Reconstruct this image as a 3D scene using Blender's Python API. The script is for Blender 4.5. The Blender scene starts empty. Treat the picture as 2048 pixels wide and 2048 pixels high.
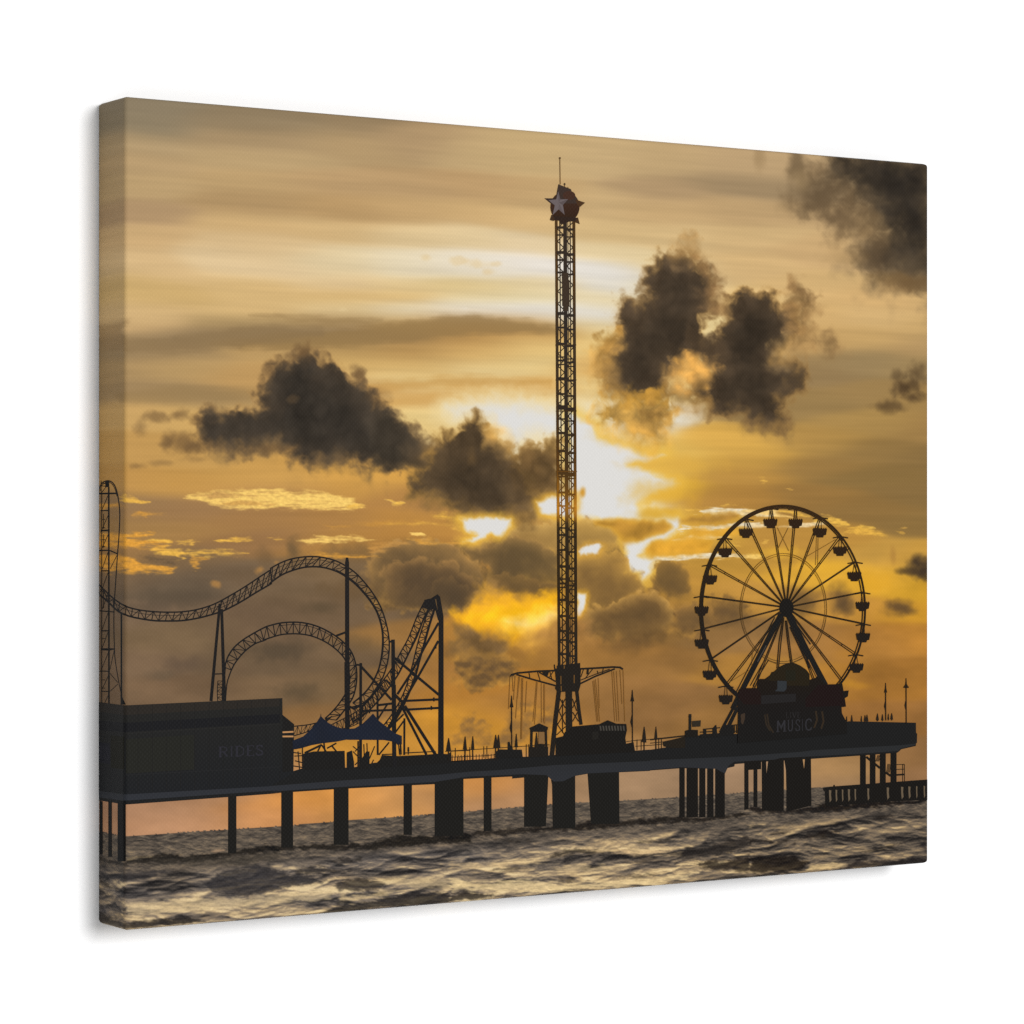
# A gallery-wrapped canvas print of a pier at sunset, hung on a white wall.
# Every colour on the canvas is ink: the picture is synthesised with numpy noise, shapes traced in the
# picture are flat ink layers lying on the stretched cloth.
import math
import numpy as np

# ---------------------------------------------------------------- picture geometry (canvas units: metres)
H = 0.4064                      # canvas height, 16 in
FPX = 5852.0                    # focal length in pixels of a 2048 px frame
CX0, CY0 = 1024.0, 1026.5       # principal point
_ZL, _ZR = FPX / 1665.7, FPX / 1396.0
_XL, _XR = (250 - CX0) * _ZL / FPX, (1853 - CX0) * _ZR / FPX
_W = math.hypot(_XR - _XL, _ZR - _ZL)           # width / height
TH = math.atan2(_ZR - _ZL, _XR - _XL)           # turn of the canvas against the picture plane
W = _W * H
DEP = 0.0308                                    # depth of the stretcher bars
CT, ST = math.cos(TH), math.sin(TH)


def px_to_uv(x, y):
    """picture pixel -> (u, v) on the wrapped cloth in units of the height; u<0 is the left side, v runs down."""
    x = np.asarray(x, float); y = np.asarray(y, float)
    k = (x - CX0) / FPX
    # front plane: X = XL + u*CT, Z = ZL + u*ST
    uf = (k * _ZL - _XL) / (CT - k * ST)
    # left side plane: X = XL - s*ST, Z = ZL + s*CT   (s >= 0)
    s = (_XL - k * _ZL) / (ST + k * CT)
    u = np.where(uf >= 0, uf, -s)
    Z = np.where(uf >= 0, _ZL + uf * ST, _ZL + s * CT)
    v = 0.5 + (y - CY0) / FPX * Z
    return u, v


def uv_to_px(u, v):
    u = np.asarray(u, float); v = np.asarray(v, float)
    s = -u
    X = np.where(u >= 0, _XL + u * CT, _XL - s * ST)
    Z = np.where(u >= 0, _ZL + u * ST, _ZL + s * CT)
    return CX0 + FPX * X / Z, CY0 + FPX * (v - 0.5) / Z


# ---------------------------------------------------------------- noise
_rs = np.random.RandomState(7)
_perm = _rs.permutation(512).astype(np.int64)
_grad = _rs.normal(size=(512, 2)); _grad /= np.linalg.norm(_grad, axis=1)[:, None]


def perlin(x, y, seed=0):
    xi = np.floor(x).astype(np.int64); yi = np.floor(y).astype(np.int64)
    fx = x - xi; fy = y - yi
    su = fx * fx * fx * (fx * (fx * 6 - 15) + 10); sv = fy * fy * fy * (fy * (fy * 6 - 15) + 10)

    def g(ix, iy, dx, dy):
        h = _perm[(_perm[(ix + seed * 17) & 511] + iy + seed * 31) & 511]
        return _grad[h, 0] * dx + _grad[h, 1] * dy
    a = g(xi, yi, fx, fy); b = g(xi + 1, yi, fx - 1, fy)
    c = g(xi, yi + 1, fx, fy - 1); d = g(xi + 1, yi + 1, fx - 1, fy - 1)
    return 1.45 * ((a + su * (b - a)) * (1 - sv) + (c + su * (d - c)) * sv)


def fbm(x, y, oct=5, seed=0, gain=0.5, lac=2.03):
    t = np.zeros_like(x); a = 1.0; n = 0.0
    for i in range(oct):
        t += a * perlin(x, y, seed + i * 3); n += a
        a *= gain; x = x * lac + 13.7; y = y * lac + 7.1
    return t / n * 1.6


def billow(x, y, oct=5, seed=0, gain=0.55):
    t = np.zeros_like(x); a = 1.0; n = 0.0
    for i in range(oct):
        t += a * np.abs(perlin(x, y, seed + i * 3)); n += a
        a *= gain; x = x * 2.07 + 5.3; y = y * 2.07 + 9.9
    return t / n * 2.2


def sst(a, b, x):
    t = np.clip((x - a) / (b - a), 0, 1)
    return t * t * (3 - 2 * t)


def crop(x0, y0, size, pts, w=1932.0):
    k = size / w
    return [(x0 + k * p[0], y0 + k * p[1]) + tuple(p[2:]) for p in pts]


def poly_sd(px, py, pts):
    """signed distance to a polygon, negative inside"""
    pts = np.asarray(pts, float)
    n = len(pts)
    d = np.full(px.shape, 1e12); inside = np.zeros(px.shape, bool)
    for i in range(n):
        x1, y1 = pts[i]; x2, y2 = pts[(i + 1) % n]
        ex, ey = x2 - x1, y2 - y1
        wx, wy = px - x1, py - y1
        t = np.clip((wx * ex + wy * ey) / (ex * ex + ey * ey + 1e-9), 0, 1)
        dx, dy = wx - t * ex, wy - t * ey
        d = np.minimum(d, dx * dx + dy * dy)
        c = ((y1 <= py) & (py < y2)) | ((y2 <= py) & (py < y1))
        xs = x1 + (py - y1) * ex / (ey if abs(ey) > 1e-9 else 1e-9)
        inside ^= c & (px < xs)
    d = np.sqrt(d)
    return np.where(inside, -d, d)


# ---------------------------------------------------------------- base tones of the sky, read off the picture (1932-px scale)
BASE = """
240 190 140 124 98|240 225 140 124 97|240 262 176 149 108|240 300 180 150 106|240 350 186 155 108|240 400 174 142 102|240 455 204 168 116|240 500 212 178 126
240 545 206 170 108|240 590 212 176 120|240 618 196 160 108|240 645 160 132 92|240 700 170 138 92|240 740 160 130 88|240 780 202 160 96|240 850 196 150 82|240 910 190 142 74
240 950 150 116 76|240 990 158 120 70|240 1050 160 118 68|240 1090 128 102 74|240 1170 118 96 74|240 1250 124 100 76|240 1310 120 96 72
330 640 138 114 80|330 665 152 124 84|330 700 188 152 96|330 755 160 130 86|330 785 204 162 92|330 850 196 150 80|330 910 196 146 72|330 960 158 118 74|330 1000 166 124 70|330 1060 124 98 68|330 1110 100 84 66|330 1200 118 96 70|330 1300 116 92 68
500 225 142 122 92|500 262 172 144 104|500 300 182 153 108|500 345 184 152 104|500 385 176 143 97|500 430 200 165 112|500 470 212 180 130|500 500 220 192 146|500 540 214 178 118|500 585 214 178 118|500 606 170 140 92|500 630 142 116 80|500 665 190 152 94|500 720 190 148 88
500 900 204 154 78|500 930 176 130 74|500 985 164 120 70|500 1030 150 110 68|500 1100 116 94 70|500 1180 112 90 68|500 1240 108 88 66|500 1300 118 94 68
640 228 150 126 92|640 270 178 148 104|640 350 184 150 104|640 395 184 148 98|640 440 208 174 120|640 495 222 200 156|640 530 220 190 140|640 560 214 176 112|640 585 224 198 146|640 604 176 142 92|640 625 140 114 78|640 660 176 140 84|640 690 206 166 98|640 740 206 162 94|640 890 214 158 72|640 920 196 144 68|640 985 172 124 66|640 1035 176 126 62|640 1080 118 94 66|640 1150 112 90 66|640 1230 112 90 66|640 1300 118 94 66
780 262 172 142 102|780 350 184 150 104|780 400 196 160 108|780 450 220 192 142|780 500 226 210 176|780 540 224 196 142|780 562 216 178 112|780 590 226 212 180|780 610 196 156 92|780 632 150 118 74|780 665 176 136 78|780 690 214 174 104|780 720 226 194 128|780 745 214 172 104|780 790 232 200 128|780 880 216 158 68|780 940 176 126 66|780 985 186 132 62|780 1030 176 124 58|780 1200 150 110 62|780 1290 160 114 60|780 1380 196 138 56
900 280 192 162 114|900 350 188 152 104|900 400 202 166 112|900 450 222 196 148|900 500 226 214 190|900 545 222 194 134|900 572 226 206 160|900 592 226 218 204|900 616 176 134 78|900 640 178 134 74|900 672 212 170 100|900 700 228 200 138|900 735 214 168 94|900 775 228 204 150|900 810 224 190 120|900 1000 190 134 60|900 1200 176 120 50|900 1300 178 122 52|900 1360 200 140 50
1000 290 196 166 116|1000 360 192 158 108|1000 410 208 174 120|1000 455 222 198 156|1000 500 224 216 204|1000 540 224 202 156|1000 560 226 208 162|1000 592 222 219 214|1000 612 206 168 108|1000 632 188 144 80|1000 660 226 190 118|1000 690 226 196 130|1000 735 220 174 100|1000 765 226 200 144|1000 800 221 219 216|1000 850 220 216 208|1000 1000 176 130 66|1000 1230 160 114 54|1000 1340 168 118 58
1140 300 196 166 118|1140 380 198 166 116|1140 430 210 178 124|1140 475 224 200 152|1140 505 222 216 206|1140 540 223 216 202|1140 566 224 204 158|1140 592 222 219 214|1140 614 222 196 140|1140 650 226 192 122|1140 700 222 176 100|1140 735 226 196 130|1140 780 222 212 190|1140 830 220 219 218|1140 900 220 219 218|1140 960 220 219 218|1140 1050 190 144 64|1140 1150 176 128 58|1140 1230 156 112 58|1140 1320 152 110 62
1260 310 188 158 112|1260 360 174 144 104|1260 400 196 162 112|1260 440 212 180 126|1260 500 222 196 142|1260 540 222 204 160|1260 600 226 200 140|1260 850 224 180 84|1260 880 216 170 70|1260 920 214 164 54|1260 1000 206 156 60|1260 1100 180 132 56|1260 1180 146 108 58|1260 1250 146 106 58|1260 1330 140 102 60
1400 318 182 152 110|1400 355 160 134 98|1400 400 188 155 108|1400 450 208 174 120|1400 500 210 174 118|1400 560 220 184 122|1400 840 216 166 74|1400 870 190 144 64|1400 900 184 136 62|1400 940 172 124 56|1400 1060 186 138 56|1400 1120 182 134 60|1400 1200 142 106 62|1400 1260 172 124 58|1400 1340 146 106 58
1540 480 200 164 112|1540 540 214 176 116|1540 600 210 170 108|1540 650 196 156 96|1540 700 150 122 80|1540 760 152 122 74|1540 830 176 136 70|1540 880 152 116 62|1540 940 150 112 58|1540 1020 186 136 58|1540 1080 222 166 56|1540 1140 186 136 62|1540 1210 156 112 60|1540 1290 180 126 54
1640 560 210 170 110|1640 600 212 174 114|1640 640 196 158 98|1640 680 152 126 84|1640 740 158 126 76|1640 800 170 134 74|1640 850 146 114 64|1640 900 138 108 60|1640 960 142 108 58|1640 1040 198 150 66|1640 1090 216 162 54|1640 1150 192 138 58|1640 1210 172 120 56|1640 1290 160 110 50|1640 1360 150 104 54
1745 560 204 166 108|1745 620 202 164 104|1745 650 176 142 92|1745 690 156 128 82|1745 760 160 126 72|1745 810 160 124 70|1745 870 138 108 62|1745 930 136 106 60|1745 985 142 110 60|1745 1050 200 150 62|1745 1110 214 160 48|1745 1150 210 152 48|1745 1200 180 124 52|1745 1290 166 114 50|1745 1360 148 104 56|1745 1430 142 104 64
300 1530 176 133 100|250 1490 168 126 96|330 1500 174 130 96|400 1510 180 133 94|300 1562 180 136 102|400 1550 186 137 98|240 1520 172 128 96|490 1525 200 138 80|590 1515 210 142 68|640 1340 140 104 64|720 1505 204 144 80|800 1505 178 134 90|890 1490 206 138 66|950 1490 176 130 88|1090 1480 160 126 92|1230 1475 160 128 96|1400 1465 158 127 97|1580 1455 164 126 82|1720 1430 150 110 68
240 1560 182 134 98|490 1545 206 144 88|720 1530 204 146 84|950 1515 176 132 92|1230 1495 162 130 98|1560 1475 160 126 90|1740 1470 146 108 72
"""


def _base_table():
    r = []
    for seg in BASE.replace("\n", "|").split("|"):
        f = seg.split()
        if len(f) == 5:
            r.append([float(a) for a in f])
    a = np.array(r)
    u, v = px_to_uv(a[:, 0] * 1.06, a[:, 1] * 1.06)
    return u, v, a[:, 2:]


def base_sky(u, v):
    bu, bv, bc = _base_table()
    nu, nv = 150, 260
    gu = np.linspace(-0.09, 1.28, nu); gv = np.linspace(-0.02, 0.92, nv)
    GU, GV = np.meshgrid(gu, gv)
    acc = np.zeros(GU.shape + (3,)); wt = np.zeros(GU.shape)
    for i in range(len(bu)):
        w = np.exp(-np.minimum(((GU - bu[i]) / 0.062) ** 2 + ((GV - bv[i]) / 0.0125) ** 2, 60)) + \
            2e-3 / (1e-4 + ((GU - bu[i]) / 0.12) ** 2 + ((GV - bv[i]) / 0.03) ** 2) ** 1.5 * 1e-2
        acc += w[..., None] * bc[i]; wt += w
    grid = acc / wt[..., None]
    fu = np.clip((u - gu[0]) / (gu[1] - gu[0]), 0, nu - 1.001); fv = np.clip((v - gv[0]) / (gv[1] - gv[0]), 0, nv - 1.001)
    iu = fu.astype(int); iv = fv.astype(int); fu = (fu - iu)[:, None]; fv = (fv - iv)[:, None]
    return (grid[iv, iu] * (1 - fu) + grid[iv, iu + 1] * fu) * (1 - fv) + (grid[iv + 1, iu] * (1 - fu) + grid[iv + 1, iu + 1] * fu) * fv

class Painter:
    """colours (0-255, display) at scattered picture points"""

    def __init__(self, x, y):
        self.x, self.y = x, y
        self.u, self.v = px_to_uv(x, y)
        self.c = np.zeros((len(x), 3))
        self.n1 = fbm(x / 36, y / 36, 4, 11, .42)       # shared edge noise, several sizes
        self.n2 = fbm(x / 36, y / 36, 4, 12, .42)
        wx, wy = x + 6 * self.n1, y + 6 * self.n2
        self.f1 = fbm(wx / 15, wy / 15, 3, 21, .45)
        self.b1 = billow(wx / 40, wy / 40, 4, 31, .42) * 1.15
        self.g1 = fbm(x / 70, y / 70, 3, 33, .45)

    def mix(self, col, a):
        a = np.clip(a, 0, 1)[..., None]
        return a

    def region(self, pts, pad):
        p = np.asarray(pts, float)
        return np.nonzero((self.x > p[:, 0].min() - pad) & (self.x < p[:, 0].max() + pad) &
                          (self.y > p[:, 1].min() - pad) & (self.y < p[:, 1].max() + pad))[0]

    def cloud(self, pts, core, soft=10, amp=10, warp=8, alpha=1.0, fringe=None, fw=14, tex=0.10, shift=0.0, noise='n', flat=0):
        """a cloud with a ragged edge: core colour inside, fringe colour in a wider band round it"""
        i = self.region(pts, soft + fw + amp * 2 + 10)
        if not len(i):
            return
        if noise == 'h':                                   # stretched along the horizon
            n = fbm(self.x[i] / 60, self.y[i] / 7, 4, 61)
            sd = poly_sd(self.x[i] + warp * self.n1[i], self.y[i] + 0.25 * warp * self.n2[i], pts) + amp * n
        else:
            sd = poly_sd(self.x[i] + warp * self.n1[i], self.y[i] + warp * self.n2[i], pts) \
                + amp * (0.55 * self.f1[i] + 0.75 * (0.62 - self.b1[i]))
        sd = sd + shift - 4.5
        if flat:                                           # the fall-off is softer on the shady underside
            pass
        c = self.c[i]
        if fringe is not None:
            a = (1 - sst(-soft, fw, sd)) * 0.9 * alpha
            c = c + (np.array(fringe) - c) * a[:, None]
        soft = soft * (1.35 + 0.9 * self.g1[i])              # some stretches of the edge are crisp, some melt away
        yc = np.asarray(pts)[:, 1]; ym, yh = yc.mean(), (yc.max() - yc.min()) / 2 + 1
        soft = np.clip(soft, 3, 99) * (1 + 0.9 * np.clip((self.y[i] - ym) / yh, 0, 1))
        a = (1 - sst(-soft * 1.5, soft * 1.0, sd)) * alpha
        t = 1 + tex * (self.b1[i] - 0.6) * 1.3 + 0.16 * self.g1[i] + 0.22 * np.exp(np.clip(sd, -80, 0) / 16)
        c = c + (np.array(core)[None] * t[:, None] - c) * a[:, None]
        self.c[i] = c

    def puff(self, pts, core, rim, rw=13, alpha=.95, amp=11, base=None):
        """a cumulus head: crisp lumpy top with a lit rim, body in its own shade, underside fading out"""
        i = self.region(pts, 40)
        if not len(i):
            return
        x, y = self.x[i], self.y[i]
        yy = np.asarray(pts)[:, 1]; y0, y1 = yy.min(), yy.max()
        lump = billow(x / 27 + .3 * self.n1[i], y / 27 + .3 * self.n2[i], 3, 171, .42)
        sd = poly_sd(x + 6 * self.n1[i], y + 6 * self.n2[i], pts) - amp * (lump - .5) + 2.2 * self.f1[i]
        down = np.clip((y - y0) / (y1 - y0 + 1), 0, 1)
        soft = (4.5 + 16 * down ** 2) * np.clip(1.1 + .9 * self.g1[i], .5, 2.2)
        a = (1 - sst(-soft * 1.2, soft * .7, sd)) * alpha * (1 - .45 * sst(.6, 1.05, down))
        lt = np.exp(np.clip(sd, -90, 0) / rw) * (1 - .75 * sst(.25, .9, down))
        lt = np.clip(lt * (.82 + .35 * (lump - .4)) + .15 * (lump - .55) * (1 - .6 * down) + .16 * self.g1[i] + .10 * self.n2[i], 0, 1)
        c = np.array(core) + (np.array(rim) - np.array(core)) * lt[:, None]
        self.c[i] += (c - self.c[i]) * a[:, None]

    def blob(self, cx, cy, rx, ry, col, alpha=1.0, amp=0.35, ang=0, p=1.0, seed='n'):
        ca, sa = math.cos(math.radians(ang)), math.sin(math.radians(ang))
        R = max(rx, ry) * 1.9
        i = np.nonzero((abs(self.x - cx) < R) & (abs(self.y - cy) < R))[0]
        if not len(i):
            return
        dx, dy = self.x[i] - cx, self.y[i] - cy
        X, Y = (dx * ca + dy * sa) / rx, (-dx * sa + dy * ca) / ry
        r = np.sqrt(X * X + Y * Y) + amp * (0.75 * self.n1[i] + 0.32 * self.f1[i])
        a = (1 - sst(0.1, 1.25, r)) ** p * alpha
        self.c[i] += (np.array(col) - self.c[i]) * a[:, None]

    def streak(self, pts, col, alpha=1.0, amp=3.0, soft=3.0, lump=0.0):
        """a lit bank of cloud lying along the horizon"""
        i = self.region(pts, 26)
        if not len(i):
            return
        xi, yi = self.x[i], self.y[i]
        n = fbm(xi / 30, yi / 5.5, 4, 41)
        sd = poly_sd(xi + 14 * fbm(xi / 40, yi / 7, 4, 42), yi + 2.2 * fbm(xi / 16, yi / 9, 4, 43), pts) + 1.5 * amp * n + 5 * fbm(xi / 75, yi / 13, 3, 44)
        a = (1 - sst(-soft * 1.3, soft * 0.9, sd)) * alpha
        t = fbm(xi / 44, yi / 6.5, 4, 51, .45)
        a = a * np.clip(1 - 1.0 * np.clip(t - 0.05, 0, 1), 0, 1)
        sh = 1 + 0.10 * fbm(xi / 9, yi / 5, 3, 52)
        self.c[i] += (np.array(col) * sh[:, None] - self.c[i]) * a[:, None]


def paint_sky(P):
    x, y, u, v = P.x, P.y, P.u, P.v
    # base tones, streaked along the horizon
    wob = 0.010 * fbm(u * 2.2, v * 9, 3, 2)
    P.c = base_sky(u + 0.03 * fbm(u * 3, v * 14, 3, 3), v + wob)
    st = fbm(u * 2.6 + 0.4 * v, v * 34, 5, 4) * 0.7 + fbm(u * 4.0, v * 95, 4, 5) * 0.75
    up = sst(0.66, 0.50, v)
    P.c *= (1 + (0.012 + 0.036 * up) * st)[:, None]
    lum = P.c.mean(1)[:, None]; P.c += ((lum - P.c) * 0.05 + 2.0) * up[:, None]
    low = sst(0.52, 0.60, v)
    P.c *= (1 + 0.10 * low * (fbm(x / 120, y / 60, 5, 6)))[:, None]
    z = lambda o, pts: crop(o[0], o[1], o[2], pts)
    A = (250, 640, 600); B = (780, 780, 500); Cc = (1180, 280, 700); D = (1150, 860, 400); E = (1480, 880, 400); K3 = (160, 920, 400)
    # long grey streaks in the upper sky
    for pts, col, al in (
        ([(430, 686), (560, 668), (700, 660), (880, 632), (1010, 634), (1130, 656), (1130, 664), (1000, 668), (880, 676), (760, 690), (620, 697), (480, 700)], (146, 117, 74), .75),
        ([(245, 676), (330, 676), (470, 655), (545, 650), (640, 655), (640, 672), (470, 696), (330, 706), (245, 704)], (138, 113, 78), .62),
        ([(500, 630), (640, 632), (760, 640), (740, 650), (600, 646)], (150, 122, 80), .6),
        ([(245, 785), (360, 772), (520, 782), (500, 800), (300, 806), (245, 806)], (150, 122, 80), .5),
        ([(190, 655), (248, 640), (248, 700), (190, 700)], (140, 112, 76), .45),
        ([(740, 768), (900, 752), (1100, 756), (1100, 770), (880, 774), (740, 786)], (196, 148, 78), .55),
        ([(730, 800), (860, 786), (1090, 790), (1060, 800), (880, 806), (740, 822)], (204, 156, 84), .5)):
        i = P.region(pts, 40)
        sd = poly_sd(x[i] + 14 * P.n1[i], y[i] + 3 * P.n2[i], pts) + 5 * fbm(x[i] / 90, y[i] / 8, 4, 63)
        a = (1 - sst(-9, 9, sd)) * al
        P.c[i] += (np.array(col) - P.c[i]) * a[:, None]
    # small golden puffs in the bright band
    for cx, cy, r in ((852, 516, 11), (915, 521, 14), (955, 529, 17), (975, 545, 12), (990, 528, 9)):
        P.blob(cx, cy, r * 1.3, r * .7, (222, 192, 138), .45, .7)
    # ---- the sun's white glare
    W1 = (221, 219, 215)

    def glare(pts, fringe=(240, 200, 90), fw=26, soft=8, amp=7, warp=5, al=1.0, fa=.8):
        i = P.region(pts, 70)
        sd = poly_sd(x[i] + warp * P.n1[i], y[i] + warp * P.n2[i], pts) + amp * P.f1[i]
        a = (1 - sst(-4, fw, sd)) * fa
        P.c[i] += (np.array(fringe) - P.c[i]) * a[:, None]
        a = (1 - sst(-soft, soft * .5, sd)) * al
        P.c[i] += (np.array(W1) - P.c[i]) * a[:, None]
    glare(z(B, [(430, 150), (560, 95), (760, 70), (960, 75), (1280, 115), (1440, 130), (1620, 160), (1600, 420), (1440, 640), (1370, 640), (1290, 400), (1200, 370), (1100, 350), (960, 440), (900, 400), (840, 330), (760, 250), (640, 200), (480, 230)]), (236, 214, 160), 44, 36, 5, 7)
    glare(z(D, [(-70, -190), (190, -60), (230, 80), (400, 130), (520, 150), (640, 215), (760, 250), (880, 235), (720, 300), (520, 330), (640, 365), (820, 410), (950, 470), (1005, 525), (900, 590), (720, 650), (615, 720), (660, 785), (800, 812), (1000, 830), (1030, 880), (1010, 950), (960, 1010), (860, 1080), (720, 1115), (650, 1200), (700, 1215), (880, 1205), (800, 1262), (755, 1310), (740, 1400), (690, 1450), (640, 1475), (610, 1400), (500, 1345), (460, 1270), (480, 1160), (470, 1085), (560, 1050), (760, 1012), (860, 965), (905, 928), (850, 897), (700, 893), (500, 880), (220, 868), (0, 858), (-70, 850)]), (238, 192, 78), 30, 13, 4, 4)
    glare(z(B, [(1125, 870), (1200, 840), (1420, 820), (1420, 985), (1180, 960)]), (228, 172, 58), 24, 11, 3, 3)
    glare(z(B, [(540, 1010), (640, 990), (760, 990), (860, 985), (935, 1000), (930, 1060), (850, 1140), (780, 1110), (650, 1180), (560, 1180), (680, 1120), (590, 1085)]), (232, 180, 72), 26, 11, 4, 4)
    P.c += 0
    # warm halo right of the sun
    P.blob(1330, 985, 90, 40, (222, 168, 50), .55)
    P.blob(1310, 1030, 60, 16, (214, 162, 44), .8)
    P.blob(1350, 930, 110, 26, (220, 168, 66), .5)
    P.blob(1250, 870, 70, 26, (224, 176, 76), .5)
    # ---- lower cloud mass: lit tops, dull bodies
    def puff(a, b):
        return fbm(a / 58, b / 46, 5, 71, .48)
    wb = puff(x, y)
    lit = 1.05 * (wb - puff(x - 3, y - 9)) + 0.22 * wb    # tops of the puffs turned to the sun
    lit = np.clip(0.42 + lit + 0.10 * P.g1, 0, 1)
    for pts, lo, hi, al in (
        (z(B, [(-80, 1260), (40, 1170), (180, 1150), (330, 1160), (500, 1200), (640, 1290), (720, 1360), (760, 1450), (700, 1560), (640, 1650), (420, 1700), (100, 1720), (-150, 1660), (-180, 1400)]), (84, 66, 46), (196, 146, 72), .95),
        (z(B, [(930, 1080), (1060, 1020), (1200, 1040), (1300, 1010), (1440, 1020), (1600, 1020), (1760, 1080), (1790, 1180), (1640, 1190), (1500, 1200), (1440, 1260), (1290, 1250), (1100, 1200), (960, 1180), (800, 1200), (640, 1300), (560, 1250), (700, 1190), (860, 1140)]), (120, 92, 54), (206, 162, 88), .92),
        (z(B, [(1440, 1280), (1640, 1260), (1720, 1180), (1800, 1250), (1830, 1380), (1930, 1440), (1960, 1600), (1860, 1680), (1640, 1700), (1500, 1760), (1530, 1560), (1440, 1560)]), (122, 94, 54), (206, 156, 70), .92),
        (z(D, [(20, 1830), (140, 1740), (300, 1680), (480, 1620), (620, 1560), (760, 1560), (860, 1640), (960, 1700), (1150, 1680), (1240, 1760), (1240, 1932), (900, 2000), (400, 2050), (20, 2000)]), (104, 78, 48), (186, 138, 66), .85),
        (z(D, [(760, 1290), (860, 1250), (1000, 1280), (1060, 1340), (1120, 1480), (1100, 1620), (960, 1660), (820, 1560), (750, 1420)]), (108, 82, 50), (176, 130, 60), .85),
        ([(905, 1250), (960, 1262), (1000, 1290), (1040, 1330), (1020, 1372), (960, 1384), (915, 1372), (905, 1330)], (96, 74, 50), (190, 138, 62), .9),
        ([(905, 1460), (925, 1440), (950, 1432), (975, 1450), (985, 1480), (960, 1500), (905, 1500)], (122, 92, 60), (206, 144, 56), .85),
        ([(990, 1480), (1010, 1440), (1035, 1405), (1060, 1398), (1085, 1420), (1110, 1425), (1112, 1500), (990, 1500)], (122, 92, 60), (200, 140, 56), .85),
        (z(E, [(-300, 1540), (-150, 1500), (0, 1540), (120, 1600), (80, 1720), (-120, 1760), (-300, 1700)]), (96, 74, 50), (160, 118, 60), .7)):
        i = P.region(pts, 60)
        sd = poly_sd(x[i] + 10 * P.n1[i], y[i] + 10 * P.n2[i], pts) + 12 * (0.6 * P.f1[i] + 0.8 * (0.6 - P.b1[i]))
        a = (1 - sst(-10, 8, sd)) * al
        edge = np.exp(-np.clip(-sd, 0, 99) / 12)
        t = np.clip(0.85 * lit[i] + 0.30 * edge, 0, 1)
        c = np.array(lo) + (np.array(hi) - np.array(lo)) * t[:, None]
        P.c[i] += (c - P.c[i]) * a[:, None]
    for cx, cy, rx, ry, col, al in (
        (1030, 1100, 62, 44, (88, 70, 48), .9), (1005, 1150, 46, 24, (92, 73, 50), .85), (1075, 1160, 46, 22, (98, 76, 48), .75), (1020, 1178, 34, 14, (100, 78, 50), .7),
        (885, 1185, 62, 40, (86, 68, 48), .9), (830, 1195, 60, 34, (84, 68, 50), .85), (800, 1110, 50, 30, (104, 82, 54), .7), (930, 1098, 26, 18, (112, 88, 54), .7),
        (700, 1105, 60, 26, (112, 88, 58), .6), (1215, 1165, 40, 20, (132, 100, 54), .6), (1290, 1265, 60, 28, (96, 72, 44), .8), (1250, 1290, 60, 22, (104, 78, 48), .6),
        (1350, 1170, 34, 34, (104, 80, 48), .7), (1460, 1230, 50, 34, (104, 80, 52), .6), (1200, 1060, 36, 18, (150, 116, 60), .7), (1185, 1090, 30, 12, (128, 98, 54), .7),
        (1600, 1205, 44, 36, (100, 77, 50), .75), (1680, 1200, 26, 40, (96, 74, 50), .8), (1690, 1215, 20, 20, (92, 71, 48), .7),
        (960, 1300, 50, 26, (98, 76, 52), .8), (945, 1275, 26, 24, (100, 78, 52), .7), (1560, 1260, 60, 30, (112, 86, 56), .5)):
        P.blob(cx, cy, rx, ry, col, al)
    # rounded heads with a lit rim, far ones first
    RIM = (214, 164, 84); RIM2 = (196, 148, 82)
    P.puff(z(B, [(900, 1120), (960, 1060), (1040, 1010), (1120, 1020), (1180, 1050), (1250, 1010), (1340, 1000), (1340, 1260), (1180, 1260), (1000, 1220), (900, 1180)]), (150, 116, 66), (220, 176, 100), 16)
    P.puff(z(B, [(1380, 1040), (1450, 1010), (1560, 1030), (1640, 1050), (1730, 1070), (1780, 1130), (1760, 1200), (1640, 1220), (1500, 1230), (1380, 1260)]), (140, 108, 60), (216, 170, 88), 15)
    P.puff(z(B, [(1380, 1330), (1470, 1290), (1600, 1280), (1690, 1250), (1760, 1230), (1810, 1290), (1830, 1390), (1900, 1420), (1945, 1500), (1900, 1600), (1740, 1650), (1560, 1680), (1380, 1700)]), (124, 94, 54), (210, 160, 76), 16)
    P.puff(z(B, [(560, 1260), (620, 1215), (720, 1190), (800, 1180), (880, 1150), (960, 1140), (1060, 1150), (1160, 1190), (1240, 1230), (1330, 1260), (1330, 1480), (1180, 1490), (1060, 1500), (940, 1480), (820, 1440), (760, 1380), (660, 1350)]), (92, 74, 50), (176, 134, 76), 13)
    P.puff(z(B, [(-190, 1330), (-120, 1240), (-40, 1190), (60, 1160), (180, 1150), (260, 1170), (340, 1150), (430, 1190), (520, 1220), (590, 1290), (650, 1330), (720, 1420), (740, 1520), (660, 1600), (420, 1640), (60, 1660), (-190, 1620)]), (106, 84, 56), RIM2, 15)
    P.puff(z(B, [(-60, 1420), (40, 1340), (150, 1310), (260, 1300), (360, 1330), (470, 1330), (560, 1390), (640, 1450), (680, 1540), (600, 1680), (300, 1700), (0, 1700)]), (88, 70, 50), (170, 128, 74), 12)
    P.puff(z(B, [(330, 1480), (420, 1450), (520, 1480), (600, 1560), (640, 1640), (560, 1700), (400, 1700), (320, 1620)]), (80, 65, 48), (116, 90, 58), 12, .8)
    P.puff(z(B, [(810, 1440), (900, 1420), (1010, 1440), (1120, 1470), (1240, 1490), (1330, 1520), (1330, 1620), (1200, 1650), (1080, 1610), (960, 1590), (850, 1530)]), (98, 77, 49), (140, 106, 60), 12, .85)
    P.puff(z(D, [(20, 1960), (40, 1830), (130, 1740), (220, 1700), (330, 1690), (400, 1650), (500, 1610), (590, 1560), (700, 1560), (790, 1570), (860, 1640), (920, 1700), (990, 1740), (960, 1860), (800, 1980), (400, 2040)]), (108, 82, 50), RIM, 14)
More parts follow.
